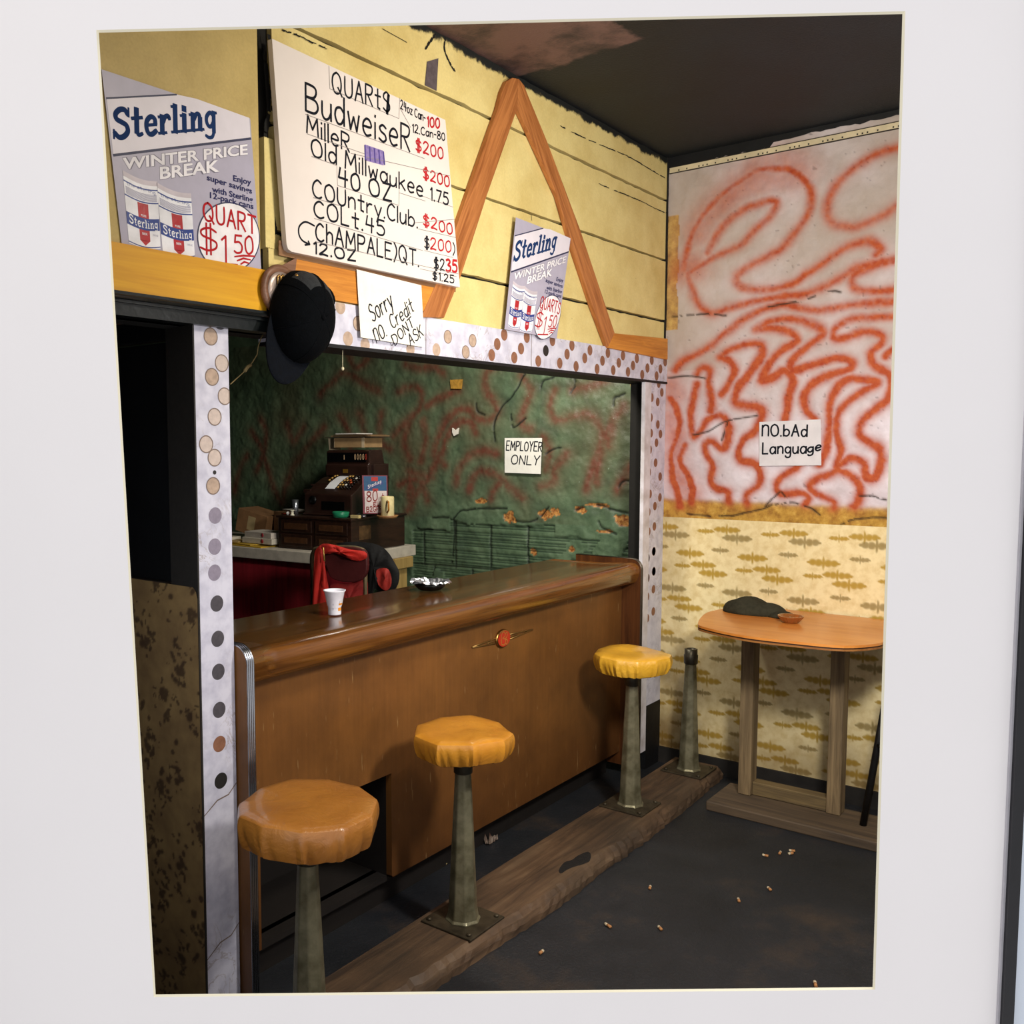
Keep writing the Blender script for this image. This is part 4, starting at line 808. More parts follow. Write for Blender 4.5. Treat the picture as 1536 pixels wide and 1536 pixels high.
# menu board
YB_ = -.040
board = thing('menu_board', 'large white hand-lettered menu board of prices high on the yellow wall', 'sign', (-2.27,-.03,2.19))
bq = [tuple(at(x,y,1,YB_)[[0,2]]) for x, y in ((408,58),(668,180),(690,431),(430,376))]
(tl, tr, br, bl) = [np.array(p) for p in bq]; bl2 = [bl+np.array((.0,.018)), bl+np.array((.006,.005)), bl+np.array((.02,.0))]
M_board = pm('menu_white','dfd5ce',.55,.04,4,.05,60,0,.4); m = MB()
m.prism([tl,tr,br]+bl2[::-1], lambda a, b, t: (a,YB_+.018*t,b), 1); obj('panel', m, [M_board], board)
m = MB(); m.prism([bl+np.array((-.012,.03)),bl+np.array((-.012,-.012)),br+np.array((.0,-.014)),br+np.array((0,.01))], lambda a, b, t: (a,YB_+.0185+.0035*t,b), 1); m.box((-2.60,YB_+.018,2.25),(-2.57,-.004,2.70)); m.box((-1.95,YB_+.018,2.25),(-1.92,-.004,2.70))
obj('backing', m, wood('board_edge_wood','5d3a22','8a6440',0,.6), board)
mpB = lambda a, b: (a, YB_-.0006, b); ink = MB(); redm = MB(); gry = MB()
def TB(s, p0, p1, hz, w=.0062, mb=ink, seed=1):
    m = MB(); T(s, Z2, p0, p1, hz, w, m, mpB, YB_, 0, seed)
    obj('price_lettering' if mb is redm else 'lettering', m, M_red if mb is redm else M_ink, board, label='red hand-written price' if mb is redm else None)
TB('QUARtS',(455,378),(785,495),118); TB('BudweiseR',(302,488),(900,722),165,.0075,seed=2); TB('MilleR',(308,610),(552,724),105,seed=3); TB('Old Millwaukee',(335,742),(975,982),102,seed=4)
TB('1.75',(1018,997),(1122,1026),70,seed=5); TB('40 OZ',(490,912),(795,1010),102,.007,seed=6); TB('COUntry.Club.',(342,980),(945,1160),102,seed=7); TB('COLt.45',(350,1095),(755,1208),98,seed=8)
TB('ChAMPALE)QT.',(360,1230),(952,1382),104,seed=9); TB('12.OZ',(345,1305),(588,1352),66,seed=10)
TB('24oz Can-',(848,472),(990,550),50,.0042,seed=11); TB('100',(1000,575),(1072,585),56,.0065,redm,12); TB('12.Can-80',(915,608),(1102,658),46,.0045,seed=13)
TB('$200',(935,715),(1092,765),66,.0058,redm,14); TB('$200',(978,875),(1128,925),62,.0058,redm,15); TB('$200',(978,1145),(1145,1200),64,.0058,redm,16); TB('$',(985,1275),(1012,1280),62,.005,ink,17); TB('200',(1020,1282),(1138,1300),66,.0055,redm,18); TB(')',(1150,1312),(1160,1318),64,.005,ink,19)
TB('$2',(1040,1398),(1100,1405),62,.0055,ink,20); TB('35',(1110,1410),(1172,1415),68,.0085,redm,21); TB('$1.25',(1032,1456),(1155,1478),44,.0048,ink,22)
def Lb(pts, w, mb): mb.ribbon([zp(Z2,p,YB_) for p in pts], w, mpB)
for s in ('435,228 440,358 838,530 843,410','300,505 985,760','310,618 645,735','560,730 1130,860','335,748 480,800','842,958 990,1005','480,805 485,915 838,1030 840,940','970,975 1150,1040','345,985 490,1030','950,1165 1165,1215','350,1105 975,1290','930,1130 1160,1110','360,1240 1180,1425','960,1395 1170,1440','985,1290 1150,1330'):
    Lb([tuple(map(float,q.split(','))) for q in s.split()], .0018, gry)
Lb([(845,470),(905,580)], .0022, gry)
ink.ribbon([zp(Z2,p,YB_) for p in cr([(352,1148),(300,1125),(265,1150),(262,1195),(282,1232),(322,1254)],5)], .0055, mpB); ink.ribbon([zp(Z2,p,YB_) for p in ((298,1258),(324,1254),(316,1236))], .0055, mpB)
ink.ribbon([zp(Z2,p,YB_) for p in ((778,395),(770,500))], .012, mpB)
obj('arrow', ink, M_ink, board); obj('ruled_lines', gry, pm('pencil_grey','8a827e',.8,.1), board)
m = MB(); q = [zp(Z2,p,YB_) for p in ((642,678),(748,715),(750,800),(640,770))]; m.add([mpB(*p) for p in q], [(0,1,2,3)]); 
for i in range(5): m.ribbon([q[0]*(1-i/4)+q[1]*i/4+np.array((0,-.004)), q[3]*(1-i/4)+q[2]*i/4+np.array((.004,.004))], .006, lambda a, b: (a,YB_-.001,b), 1)
obj('crossed_out_patch', m, [pm('purple_marker','8a78b0',.7,.2,80), pm('purple_dark','4a3c86',.7,.1)], board, label='purple scribbled-out price')

# beer posters: every mark is laid out on the left poster and carried over to the right one
Lq = [at(x,y,1,-.004)[[0,2]] for x, y in ((152,104),(375,178),(392,410),(183,372))]
def homog(src, dst):
    A_ = []
    for (x,y),(u,v) in zip(src,dst): A_ += [[x,y,1,0,0,0,-u*x,-u*y,-u],[0,0,0,x,y,1,-v*x,-v*y,-v]]
    return np.linalg.svd(np.array(A_))[2][-1].reshape(3,3)
def poster(name, label, quad, y0, price, lower):
    Hm = homog(Lq, quad)
    def pj(a, b): q = Hm @ np.array((a,b,1.)); return q[:2]/q[2]
    t = thing(name, label, 'poster', (float(quad[3][0]),y0,float(quad[3][1])))
    lay = [0]
    def mk(d): return lambda a, b: (lambda q: (q[0], y0-d, q[1]))(pj(a,b))
    zl = lambda p: zp(Z1, p, -.004); C_ = lambda s: [zl(tuple(map(float,q.split(',')))) for q in s.split()]
    m = MB(); m.add([mk(0)(*p) for p in Lq]+[mk(-.0012)(*p) for p in Lq], [(0,1,2,3),(7,6,5,4),(0,4,5,1),(1,5,6,2),(2,6,7,3),(3,7,4,0)], 0)
    wh = C_('113,490 515,468 628,492 935,603 942,720 153,820'); m.add([mk(.0004)(*p) for p in wh], [tuple(range(len(wh)))], 1)
    obj('sheet', m, [pm('poster_lilac','aca7b8',.4,.04,20,.05), pm('poster_white','dcd6de',.4,.03,20,.05)], t)
    m = MB(); m.ribbon(C_('113,490 515,469'), .004, mk(.0006)); m.ribbon(C_('154,818 942,722'), .006, mk(.0006)); obj('rule', m, pm('navy_rule','2c3050',.5), t)
    m = MB(); slab(zl((150,722)), zl((748,668)), np.linalg.norm(zl((190,565))-zl((190,725)))*1.04, m, mk(.0007)); obj('brand_lettering', m, pm('navy_print','1c3663',.7,.05,20,0,60,0,.1), t, label='dark blue slab-serif lettering')
    m = MB()
    for s, a, b, hh in (('WINTER PRICE',(205,900),(925,812),66),('BREAK',(420,955),(762,910),70)):
        for bd, mi, d in ((.055,1,.0007),(.028,0,.0009)):
            type_text(s, zl(a), zl(b), np.linalg.norm(zl(a)-zl((a[0],a[1]-hh))), m, mk(d), mi, bd)
    obj('headline', m, [pm('headline_white','f0ecf0',.5), pm('headline_grey','6c6878',.5)], t)
    m = MB()
    for s, a, b in (('Enjoy',(842,965),(945,990)),('super savings',(690,960),(950,1040)),('with Sterling',(720,1028),(955,1090)),('12-pack cans',(708,1063),(958,1128))): type_text(s, zl(a), zl(b), np.linalg.norm(zl(a)-zl((a[0],a[1]-34))), m, mk(.0011), 0, .02)
    obj('small_print', m, pm('small_navy','2d2f58',.7,.05,20,0,60,0,.1), t)
    for (x0,y0_,x1,y1_,x2,y2,x3,y3) in ((207,928,405,992,424,1365,242,1330),(403,998,600,1060,622,1415,437,1388)):
        P = [zl((x0,y0_)),zl((x1,y1_)),zl((x2,y2)),zl((x3,y3))]
        def cp(u, v): return (P[0]*(1-u)+P[1]*u)*(1-v)+(P[3]*(1-u)+P[2]*u)*v
        def mkc(d): return lambda u, v: mk(d)(*cp(u,v))
        m = MB(); bow = lambda u: .045*math.sin(PI*u)
        m.add([mkc(.0007)(u/10, -bow(u/10)*.7+.02) for u in range(11)]+[mkc(.0007)(u/10, 1+bow(u/10)*.8-.02) for u in range(10,-1,-1)], [tuple(range(22))], 0)
        def band(v0, v1, d, mi, u0=0, u1=1): m.add([mkc(d)(u0+(u1-u0)*u/10, v0+bow(u0+(u1-u0)*u/10)) for u in range(11)]+[mkc(d)(u0+(u1-u0)*u/10, v1+bow(u0+(u1-u0)*u/10)) for u in range(10,-1,-1)], [tuple(range(22))], mi)
        band(-.06,.015,.0008,4); band(.07,.09,.0009,2); band(.27,.29,.0009,2); band(.945,.96,.0009,2)
        for k in range(7): band(.15+k*.016,.158+k*.016,.0009,5,.04,.96)
        hw('the sterling', (.08,.135), (.92,.155), -.05, .006, m, lambda u, v: mkc(.0009)(u,v), 2, 3)
        band(.30,.86,.0009,3,.36,.68); sh = [(.36,.86),(.68,.86),(.52,.93)]; m.add([mkc(.0009)(u, v+bow(u)) for u, v in sh], [(0,1,2)], 3)
        band(.52,.70,.0011,2); 
        for s, v in (('PURE',.505),('BEER',.775)): type_text(s, (.44,v+.04), (.60,v+.04), -.035, m, mkc(.0012), 0, .01)
        type_text('12 FL OZ', (.78,.80), (.94,.80), -.03, m, mkc(.0012), 5, .0); 
        def cs(u, v): return mkc(.0013)(u, v+bow(min(max(u,0),1)))
        slab((.06,.665), (.95,.665), -.125, m, lambda u, v: cs(u,v), 0)
        obj('can_picture', m, [pm('can_white','efeef2',.35), pm('can_x','ffffff'), pm('can_blue','27408a',.35), pm('can_red','b3232b',.35), pm('can_top','c9bfc6',.4), pm('can_grey','8f8ca8',.5)], t)
    m = MB(); cc = (815,1290); ring = [zl((cc[0]+176*math.cos(a)-28*math.sin(a), cc[1]+196*math.sin(a)+60*math.cos(a)*.6)) for a in np.linspace(0,2*PI,49)[:-1]]
    m.add([mk(.0008)(*p) for p in ring], [tuple(range(48))], 0); m.ribbon(ring+[ring[0]], .0035, mk(.001), 1, True); obj('price_balloon', m, [pm('balloon_white','f0ecee',.5), pm('balloon_navy','2c3050',.5)], t)
    m = MB(); mr = mk(.0013); f = lambda s, a, b, hz, w, sd: hw(s, zl(a), zl(b), np.linalg.norm(zl(a)-zl((a[0],a[1]-hz))), w, m, mr, 0, sd)
    f(price, (672,1190), (972,1275), 105, .0058, 31); f('$', (648,1372), (748,1380), 150, .0058, 32); f('1', (770,1428), (800,1436), 150, .0058, 33); f('50', (848,1378), (955,1388), 100, .0058, 34)
    for s in ('715,1438 865,1450','850,1402 900,1396 965,1400','865,1425 900,1412 940,1420','885,1445 905,1432 930,1440'): m.ribbon(C_(s), .0055, mr)
    obj('price_lettering', m, M_red, t, label='red hand-written price'); return t
poster('beer_poster', 'large lilac beer poster with two cans, quart price 150, left of the menu board', Lq, -.005, 'QUART', 0)
Rq = [np.array(p) for p in [tuple(at(x,y,1,-.026)[[0,2]]) for x, y in ((774,326),(856,358),(835,508),(757,494))]]
pR = poster('beer_poster', 'smaller lilac beer poster with two cans, quarts price, inside the wooden A', Rq, -.026, 'QUARTS', 1)
m = MB(); m.box((-1.44,-.0247,2.15),(-1.10,-.0025,2.40)); obj('backing_card', m, pm('card_brown','7a5a34',.8), pR)
# paper notices
def notice(name, label, quad, pts3, texts, mat, w, ax=1, y=0, seed=1, off=1):
    q3 = np.array(pts3); t = thing(name, label, 'sign', tuple(q3[3]))
    nrm = np.array((0,-1,0.)) if ax == 1 else np.array((-1.,0,0)); m = MB()
    a, b, c, d = q3; nn = 8; vs = []
    for layer in (0,1):
        for i in range(nn+1):
            for j in range(nn+1):
                u, v = i/nn, j/nn; p = (a*(1-u)+b*u)*(1-v)+(d*(1-u)+c*u)*v; curl = .0007*(max(0,v-.7)/.3)**2*(1 if u > .5 else .3); vs.append(p+nrm*(curl-.0008*layer))
    k = (nn+1)**2; fs = [(i*(nn+1)+j, (i+1)*(nn+1)+j, (i+1)*(nn+1)+j+1, i*(nn+1)+j+1) for i in range(nn) for j in range(nn)]
    m.add(vs, fs+[tuple(k+x for x in f[::-1]) for f in fs], 0, True); obj('paper', m, mat, t)
    m = MB(); pos = y-.0075 if ax == 1 else y-.0075
    mp = (lambda p, r: (p, y-.0012, r)) if ax == 1 else (lambda p, r: (y-.0012, -p, r))
    for (s, Z, p0, p1, hz, tl_) in texts: T(s, Z, p0, p1, hz, w, m, mp, y, 0, seed, ax, tl_); seed += 1
    if m.v: obj('lettering', m, M_ink, t)
    return t
yc = -.0262
notice('paper_notice', 'white paper notice reading Sorry no credit dont ask, under the menu board', None, [at(x,y,1,yc) for x, y in ((535,404),(632,428),(637,521),(541,506))], [], M_paper, .004, 1, yc)
cn = bpy.data.objects['paper_notice']; m = MB(); mp = lambda a, b: (a, yc-.0012, b)
ZQ = zm(530, 395, 1)
def slant_text(s, p0, p1, hpx, w, sd):
    a = at(*p0,1,yc)[[0,2]]; b = at(*p1,1,yc)[[0,2]]; d = (b-a)/np.linalg.norm(b-a); up = np.array((-d[1], d[0])); up = up*.9+np.array((0,.1))
    hw(s, a, b, hpx, w, m, mp, 0, sd, up)
slant_text('Sorry',(559,483),(590,459.5),.056,.0046,41); slant_text('ñO.',(564.7,514.5),(580,503.5),.046,.0042,42); slant_text('Credit',(589,494),(621,466),.047,.004,43); slant_text('DONT',(592,518.5),(621,488.5),.035,.004,44); slant_text('ASK',(615.5,519),(635,503),.040,.004,45)
obj('lettering', m, M_ink, cn)
xw = -.0135
notice('paper_notice', 'white paper notice reading no bad Language on the sprayed plaster wall', None, [at(x,y,0,xw) for x, y in ((1139,633),(1231,629),(1232,698),(1139,699))],
       [('ñO.bAd',Z5,(628,975),(885,978),64,0),('Langua',Z5,(630,1078),(880,1075),62,0),('ge',Z5,(890,1072),(965,1055),48,0)], pm('notice_cream','ddd8da',.7,.06,18,.1), .0075, 0, xw, 51)
xg = -.0215
notice('paper_notice', 'white paper notice reading EMPLOYER ONLY on the green wall', None, [at(x,y,0,xg) for x, y in ((757,657),(813,657),(811,711),(757,709))],
       [('EMPLOYER',ZG,(612,672),(815,680),52,.1),('ONLY',ZG,(640,752),(800,757),50,.15)], pm('notice_white','efece2',.7,.05,18,.1), .0062, 0, xg, 61)
m = MB(); q = [at(*ZG(*p),0,-.018) for p in ((288,268),(355,265),(350,320),(292,318))]; m.add([tuple(p) for p in q]+[tuple(p+np.array((.012,0,0))) for p in q], [(0,1,2,3),(7,6,5,4),(0,4,5,1),(1,5,6,2),(2,6,7,3),(3,7,4,0)])
tag(obj('paper_scrap', m, pm('yellow_scrap','c3923a',.7,.2,60)), 'yellow paper scrap stuck high on the green wall', 'paper')
m = MB(); q = [at(*ZG(*p),0,-.018) for p in ((1325,292),(1358,285),(1358,330),(1332,325))]; m.add([tuple(p) for p in q]+[tuple(p+np.array((.012,0,0))) for p in q], [(0,1,2,3),(7,6,5,4),(0,4,5,1),(1,5,6,2),(2,6,7,3),(3,7,4,0)])
tag(obj('paper_scrap', m, pm('ochre_scrap','b8904e',.7,.2,60)), 'small ochre paper scrap on the green wall near the right jamb', 'paper')
m = MB(); q = [at(*ZG(*p),0,-.018) for p in ((300,545),(318,560),(335,545),(330,580),(310,592),(300,570))]; m.add([tuple(p) for p in q]+[tuple(p+np.array((.012,0,0))) for p in q], [(0,1,2,3,4,5),(11,10,9,8,7,6)]+[(i,i+6,(i+1)%6+6,(i+1)%6) for i in range(6)])
tag(obj('paper_scrap', m, M_paper), 'tiny torn white paper scrap on the green wall', 'paper')
# ---------------------------------------------------------------- baseball cap on its plaque
pc = at(421, 436, 1, -.03); pl = thing('round_plaque', 'round brown wooden plaque with pale metal centre behind the black cap', 'plaque', tuple(pc))
axY = (np.array((1.,0,0)), np.array((0,0,1.)), np.array((0,-1.,0)))
m = MB(); m.lathe([(0,0),(.070,0),(.073,.006),(.069,.014),(.057,.016),(.053,.010),(0,.010)], (pc[0],-.022,pc[2]), 40, axY); m.prism(poly(ZH,[(230,200),(520,45),(505,180),(400,215),(330,300)],-.024), lambda a, b, t: (a,-.0265+.004*t,b), 1)
obj('disc', m, wood('plaque_wood','5a3a28','86604a',0,.45), pl)
m = MB(); m.lathe([(0,.010),(.053,.010),(.051,.013),(.04,.016),(0,.017)], (pc[0],-.022,pc[2]), 36, axY); obj('metal_face', m, pm('dull_metal','b7a49a',.35,.2,20,.2,50,.5), pl)
m = MB(); h0 = np.array((pc[0]+.012,-.040,pc[2]+.02)); m.tube([h0+np.array((0,.004,.0)),h0+np.array((0,-.03,0)),h0+np.array((0,-.045,.02))], .005)
for dx_ in (.0,.025):
    c = zp(ZH,(330+dx_*1500,280),-.038); m.tube([(c[0]-.006,-.042,c[1]-.012),(c[0]-.006,-.042,c[1]+.008),(c[0],-.042,c[1]+.014),(c[0]+.006,-.042,c[1]+.008),(c[0]+.006,-.042,c[1]-.012)], .0028, 6)
obj('hook', m, pm('brass_hook','a8834a',.35,.1,20,.1,50,.9), pl)
cc = at(455, 486, 1, -.075); cap = thing('baseball_cap', 'black baseball cap hanging on the round plaque above the bar', 'cap', tuple(cc))
a_ = math.radians(-22); up2 = np.array((math.sin(-a_)*1.0, 0, math.cos(a_))); up2 = np.array((math.sin(math.radians(14)),0,math.cos(math.radians(14)))); rt2 = np.array((up2[2],0,-up2[0])); outv = np.array((0,-1.,0))
def capax(u, v, w): return cc+rt2*u+up2*v+outv*w
M_capb = pm('black_cap_cloth','05070a',.95,.2,60,.4,200,0,.08); M_capn = pm('navy_brim_cloth','060a12',.9,.2,60,.3,200,0,.12); M_mesh = pm('grey_mesh','25282b',.8,.25,90,.6,260)
m = MB(); n = 48; k = 16
for i in range(k+1):
    th = PI/2*i/k
    for j in range(n):
        ph = 2*PI*j/n; ru = .106*math.cos(th)**.8; rv = (.143 if math.sin(ph) > 0 else .124)*math.cos(th)**.8; s_ = 1+.012*math.cos(6*ph)*math.cos(th)
        m.v.append(tuple(capax(ru*math.cos(ph)*s_, rv*math.sin(ph)*s_+.012, -.03+.105*math.sin(th))))
for i in range(k):
    for j in range(n): m.f.append([i*n+j, i*n+(j+1)%n, (i+1)*n+(j+1)%n, (i+1)*n+j]); mi = 1 if (j in range(5,11) or j in range(13,18)) and 2 < i < 10 else 0; m.m.append(mi); m.sm.append(True)
obj('crown', m, [M_capb, M_mesh], cap, solid=.002)
m = MB()
for j in range(6):
    ph = 2*PI*j/6+.5; m.tube([capax(.1065*math.cos(t)**.8*math.cos(ph)*1.005, (.143 if math.sin(ph) > 0 else .124)*math.cos(t)**.8*math.sin(ph)*1.005+.012, -.03+.1055*math.sin(t)) for t in np.linspace(0,PI/2*.97,12)], .0016, 6)
obj('seam', m, M_capb, cap)
m = MB(); m.lathe([(0,.0),(.008,.0),(.007,.004),(0,.006)], capax(0,.012,.075), 14, (rt2,up2,outv)); obj('button', m, M_capb, cap)
m = MB(); nb = 22
da = math.radians(-112)
for i in range(nb+1):
    ang = math.radians(-178)+math.radians(150)*i/nb
    p0 = np.array((.102*math.cos(ang), .120*math.sin(ang)+.012)); g = math.sin(PI*i/nb)**.7
    for q in range(7):
        t = q/6; dvec = np.array((-.16,-1.0)); dvec /= np.linalg.norm(dvec); p = p0+dvec*(.088*g*t)+np.array((-.040*t*g,0)); m.v.append(tuple(capax(p[0], p[1], -.025+.03*t*g+.012*math.sin(PI*i/nb))))
for i in range(nb):
    for q in range(6): m.f.append([i*7+q,(i+1)*7+q,(i+1)*7+q+1,i*7+q+1]); m.m.append(0); m.sm.append(True)
obj('brim', m, M_capn, cap, solid=.004)
m = MB(); c0 = (.03,.085); m.ribbon([(c0[0]+.03*math.cos(t), c0[1]+.028*math.sin(t)) for t in np.linspace(-.5,3.6,14)], .012, lambda a, b: tuple(capax(a,b,.045-.25*max(0,(b-.09))))); obj('strap', m, M_capb, cap, solid=.002)
# cords
m = MB(); z0, z1 = at(514,520,1,.02), at(514,553,1,.02); m.tube([z0,z1], .0012, 6); m.lathe([(0,-.006),(.004,-.004),(.005,0),(.004,.004),(0,.006)], z1, 10); tag(obj('pull_cord', m, pm('cord_white','d8cda8',.6)), 'short white pull cord with a bead hanging below the dotted header', 'cord')
m = MB(); m.tube([at(*ZH(*p),1,.03) for p in ((-170,1370),(0,1215),(60,1140),(110,1060),(120,980),(150,890),(172,850))], .0016, 6); m.tube([at(*ZH(*p),1,.03) for p in ((-20,1235),(10,1190),(45,1165))], .005, 6); tag(obj('twine', m, pm('twine','a58f5e',.8,.2,60)), 'thin twisted twine running from the dotted post to the cap', 'twine')

# ---------------------------------------------------------------- work counter and what stands on it
TH = math.radians(4); U = np.array((-math.sin(TH), math.cos(TH), 0)); V_ = np.array((math.cos(TH), math.sin(TH), 0)); F0 = np.array((-.66,1.535,0.))
def rzW(): return TH
def W(u, v, z): return F0+U*u+V_*v+np.array((0,0,z))     # u to the left along the counter, v towards the wall
def wbox(mb, u0, u1, v0, v1, z0, z1, mi=0): return mb.obox(W((u0+u1)/2,(v0+v1)/2,(z0+z1)/2), U*(u1-u0)/2, V_*(v1-v0)/2, np.array((0,0,(z1-z0)/2)), mi)
def mpW_(v, d=0): return lambda a, b: tuple(W(a, v-d, b))
M_wtop = pm('pale_worktop','c9bfae',.5,.12,20,.1)
wc = thing('work_counter', 'pale topped work counter with a dark red front behind the bar', 'counter', tuple(W(.4,.2,0)))
m = MB(); wbox(m,-.03,1.75,-.09,.60,.965,1.03); obj('worktop', m, M_wtop, wc, bevel=.004)
t = NT('red_panel'); v = t.map((30,30,2)); n = t.noise(1,4,.6,v); t.bump(n,.2,.004); M_redp = t.done(t.ramp(n,(.3,lin('86202a')),(.65,lin('ae2d36'))),.5,0,.3)
m = MB(); wbox(m,-.05,1.7,.0,.03,.02,.965); obj('red_front', m, M_redp, wc)
m = MB(); wbox(m,-.02,.0,.42,.52,0,.965); wbox(m,-.045,.0,.36,.55,.90,.965); obj('post', m, wood('pale_post_wood','8f7440','b3965a',2,.6), wc, bevel=.004)
M_ches = wood('dark_mahogany','1d100b','352015',0,.4,4,10,.15,.2)
cz = 1.03
chst = thing('drawer_chest', 'dark wooden chest with four small drawers under the cash register', 'chest', tuple(W(.25,.3,cz)))
m = MB(); wbox(m,0,.555,0,.525,cz+.002,1.218); wbox(m,-.008,.563,-.012,.535,1.212,1.227); obj('case', m, M_ches, chst, bevel=.004)
for (u0,u1) in ((.025,.262),(.29,.53)):
    for (z0,z1) in ((1.048,1.118),(1.130,1.202)):
        m = MB(); wbox(m,u0,u1,-.008,.0,z0,z1); d = obj('drawer', m, M_ches, chst, bevel=.003)
        m = MB(); wbox(m,u0+.03,u1-.03,-.011,-.008,z0+.018,z1-.018); p = obj('drawer_panel', m, wood('drawer_wood','3a2414','543621',0,.4,4,10), chst, bevel=.002); p.parent = d
m = MB(); wbox(m,-.002,.0,.07,.18,1.10,1.18); obj('side_label', m, pm('faded_label','5d4326',.6,.3,30), chst, label='brown paper label on the side')
# cash register
rz0 = 1.228; F0c = F0.copy(); F0 = F0+U*.066+V_*.085
reg = thing('cash_register', 'old dark brown cash register with round keys standing on the drawer chest', 'cash register', tuple(W(.17,.3,rz0)))
M_reg = pm('register_brown','2e1c16',.32,.2,12,.12,60,0,.5)
u0, u1 = .0, .355
def side_prism(mb, prof, ua, ub, mi=0): mb.prism(prof, lambda a, b, t: tuple(W(ua+t*(ub-ua), a, b)), 1, mi)
m = MB(); side_prism(m, [(0,rz0),(0,rz0+.125),(.05,rz0+.15),(.10,rz0+.185),(.17,rz0+.215),(.22,rz0+.225),(.22,rz0+.30),(.37,rz0+.30),(.37,rz0)], u0, u1); wbox(m,-.008,.363,-.008,.38,rz0,rz0+.012); obj('body', m, M_reg, reg, bevel=.006)
m = MB(); side_prism(m, [(.19,rz0+.225),(.185,rz0+.29),(.20,rz0+.30),(.20,rz0+.375),(.22,rz0+.383),(.33,rz0+.383),(.355,rz0+.30),(.355,rz0+.225)], .02, .345); obj('display_case', m, M_reg, reg, bevel=.006)
m = MB(); wbox(m,.04,.33,.193,.198,rz0+.312,rz0+.366); dsp = obj('display_window', m, pm('display_black','08080a',.15,.1,10,0), reg)
m = MB()
for i, mi in enumerate((0,0,0,0,1)): type_text('0', np.array((.125-i*.020,rz0+.325)), np.array((.112-i*.020,rz0+.325)), .035, m, mpW_(.193,.001), mi, .02)
type_text('1', np.array((.205,rz0+.325)), np.array((.199,rz0+.325)), .03, m, mpW_(.193,.001), 0, .0)
p = obj('digits', m, [pm('digit_cream','c9a982',.5), pm('digit_red','b03a2a',.5)], reg); p.parent = dsp
m = MB(); wbox(m,.17,.205,.182,.185,rz0+.245,rz0+.268); obj('name_plate', m, pm('plate_brass','c8963a',.3,.1,20,.1,50,.7), reg)
def slope(u, s, off=0):
    P = [(.05,.15),(.10,.185),(.17,.215),(.235,.225)]; t = s*3; i = min(int(t),2); f = t-i; a = P[i][0]*(1-f)+P[i+1][0]*f; b = P[i][1]*(1-f)+P[i+1][1]*f; return W(u, a, rz0+b+off)
m = MB(); m2 = MB(); nrm = np.array((0,0,1.))-V_*.55; nrm /= np.linalg.norm(nrm)
keys = []
for c, uu in enumerate((.14,.118,.095,.072,.050,.255)):
    for r_ in range(8):
        s = .06+r_*.125
        if uu > .2 and r_ < 3: continue
        keys.append((slope(uu, s), c, r_))
M_keyg = pm('key_gold','c39a55',.35,.1,30,.1,50,.3); M_keyk = pm('key_black','1c1816',.3,.1,30,.1); M_keyw = pm('key_white','d9d4c6',.35,.05,30,.1); M_keyr = pm('key_orange','c4562a',.35,.05,30,.1)
for p, c, r_ in keys:
    m = MB(); X = U; Y = np.cross(nrm, X); m.lathe([(.003,0),(.003,.010),(.0085,.011),(.009,.015),(.0,.016)], p, 12, (X,Y,nrm)); mt = M_keyg if c == 0 or c == 5 else (M_keyw if (c,r_) in ((2,1),(3,4),(4,6)) else M_keyr if (c,r_) in ((2,3),(3,2)) else M_keyg if c == 1 and r_%2 else M_keyk)
    obj('key', m, mt, reg)
m = MB(); side = [slope(u, s, .006) for s in np.linspace(0,1,7) for u in (.165,.235)]
m.add([tuple(p) for p in side], [(2*i,2*i+1,2*i+3,2*i+2) for i in range(6)]); obj('paper_strip', m, pm('receipt_white','eeeef0',.5,.02), reg, solid=.003)
m = MB(); wbox(m,.05,.22,-.002,.001,rz0+.035,rz0+.085); obj('drawer_slot', m, pm('slot_black','070707',.3), reg)
m = MB(); m.lathe([(.026,0),(.026,.006),(.0,.008)], W(.285,-.001,rz0+.09), 20, (U,np.array((0,0,1.)),-V_)); obj('lock', m, pm('lock_black','101010',.35,.1,20,.1,50,.5), reg)
m = MB(); m.tube([W(.335,.10,rz0+.17),W(.372,.08,rz0+.175)], .006); wbox(m,.335,.385,.03,.11,rz0+.13,rz0+.15); obj('crank_lever', m, M_reg, reg)
# on top of the register
bx = thing('cardboard_box', 'beige box on top of the cash register', 'box', tuple(W(.19,.3,rz0+.396))); m = MB(); wbox(m,.07,.30,.22,.40,rz0+.3965,rz0+.455); obj('carton', m, pm('beige_card','a3835a',.8,.15,12), bx, bevel=.002)
m = MB(); wbox(m,.30,.3015,.22,.40,rz0+.3965,rz0+.455); wbox(m,.07,.09,.2185,.22,rz0+.3965,rz0+.455); obj('label', m, pm('box_label','c9b493',.7,.1), bx)
for i, (a, b, c, d, z, th, col, lab) in enumerate(((.02,.36,.20,.43,.457,.004,'3a2a20','dark folder sticking out in the papers on the register'),(.03,.335,.23,.42,.463,.006,'8a6c48','tan envelope in the papers on top of the register'),(.05,.30,.21,.42,.471,.004,'6b5238','brown card in the papers on top of the register'),(.13,.29,.22,.38,.477,.005,'d8d2cc','topmost white sheet of the papers on the register'))):
    m = MB(); wbox(m,a,b,c,d,rz0+z,rz0+z+th); tag(obj('paper', m, pm('paper_top_%d' % i,col,.8,.1,20)), lab, 'paper', 'papers on the register')
m = MB(); m.add([tuple(W(.366,.27,rz0+.26)),tuple(W(.366,.36,rz0+.26)),tuple(W(.364,.36,rz0+.455)),tuple(W(.364,.24,rz0+.455))],[(0,1,2,3)]); tag(obj('paper', m, pm('paper_hang','b9a78a',.8,.1), solid=.002), 'pale paper hanging down the left side of the register', 'paper')
F0 = F0c
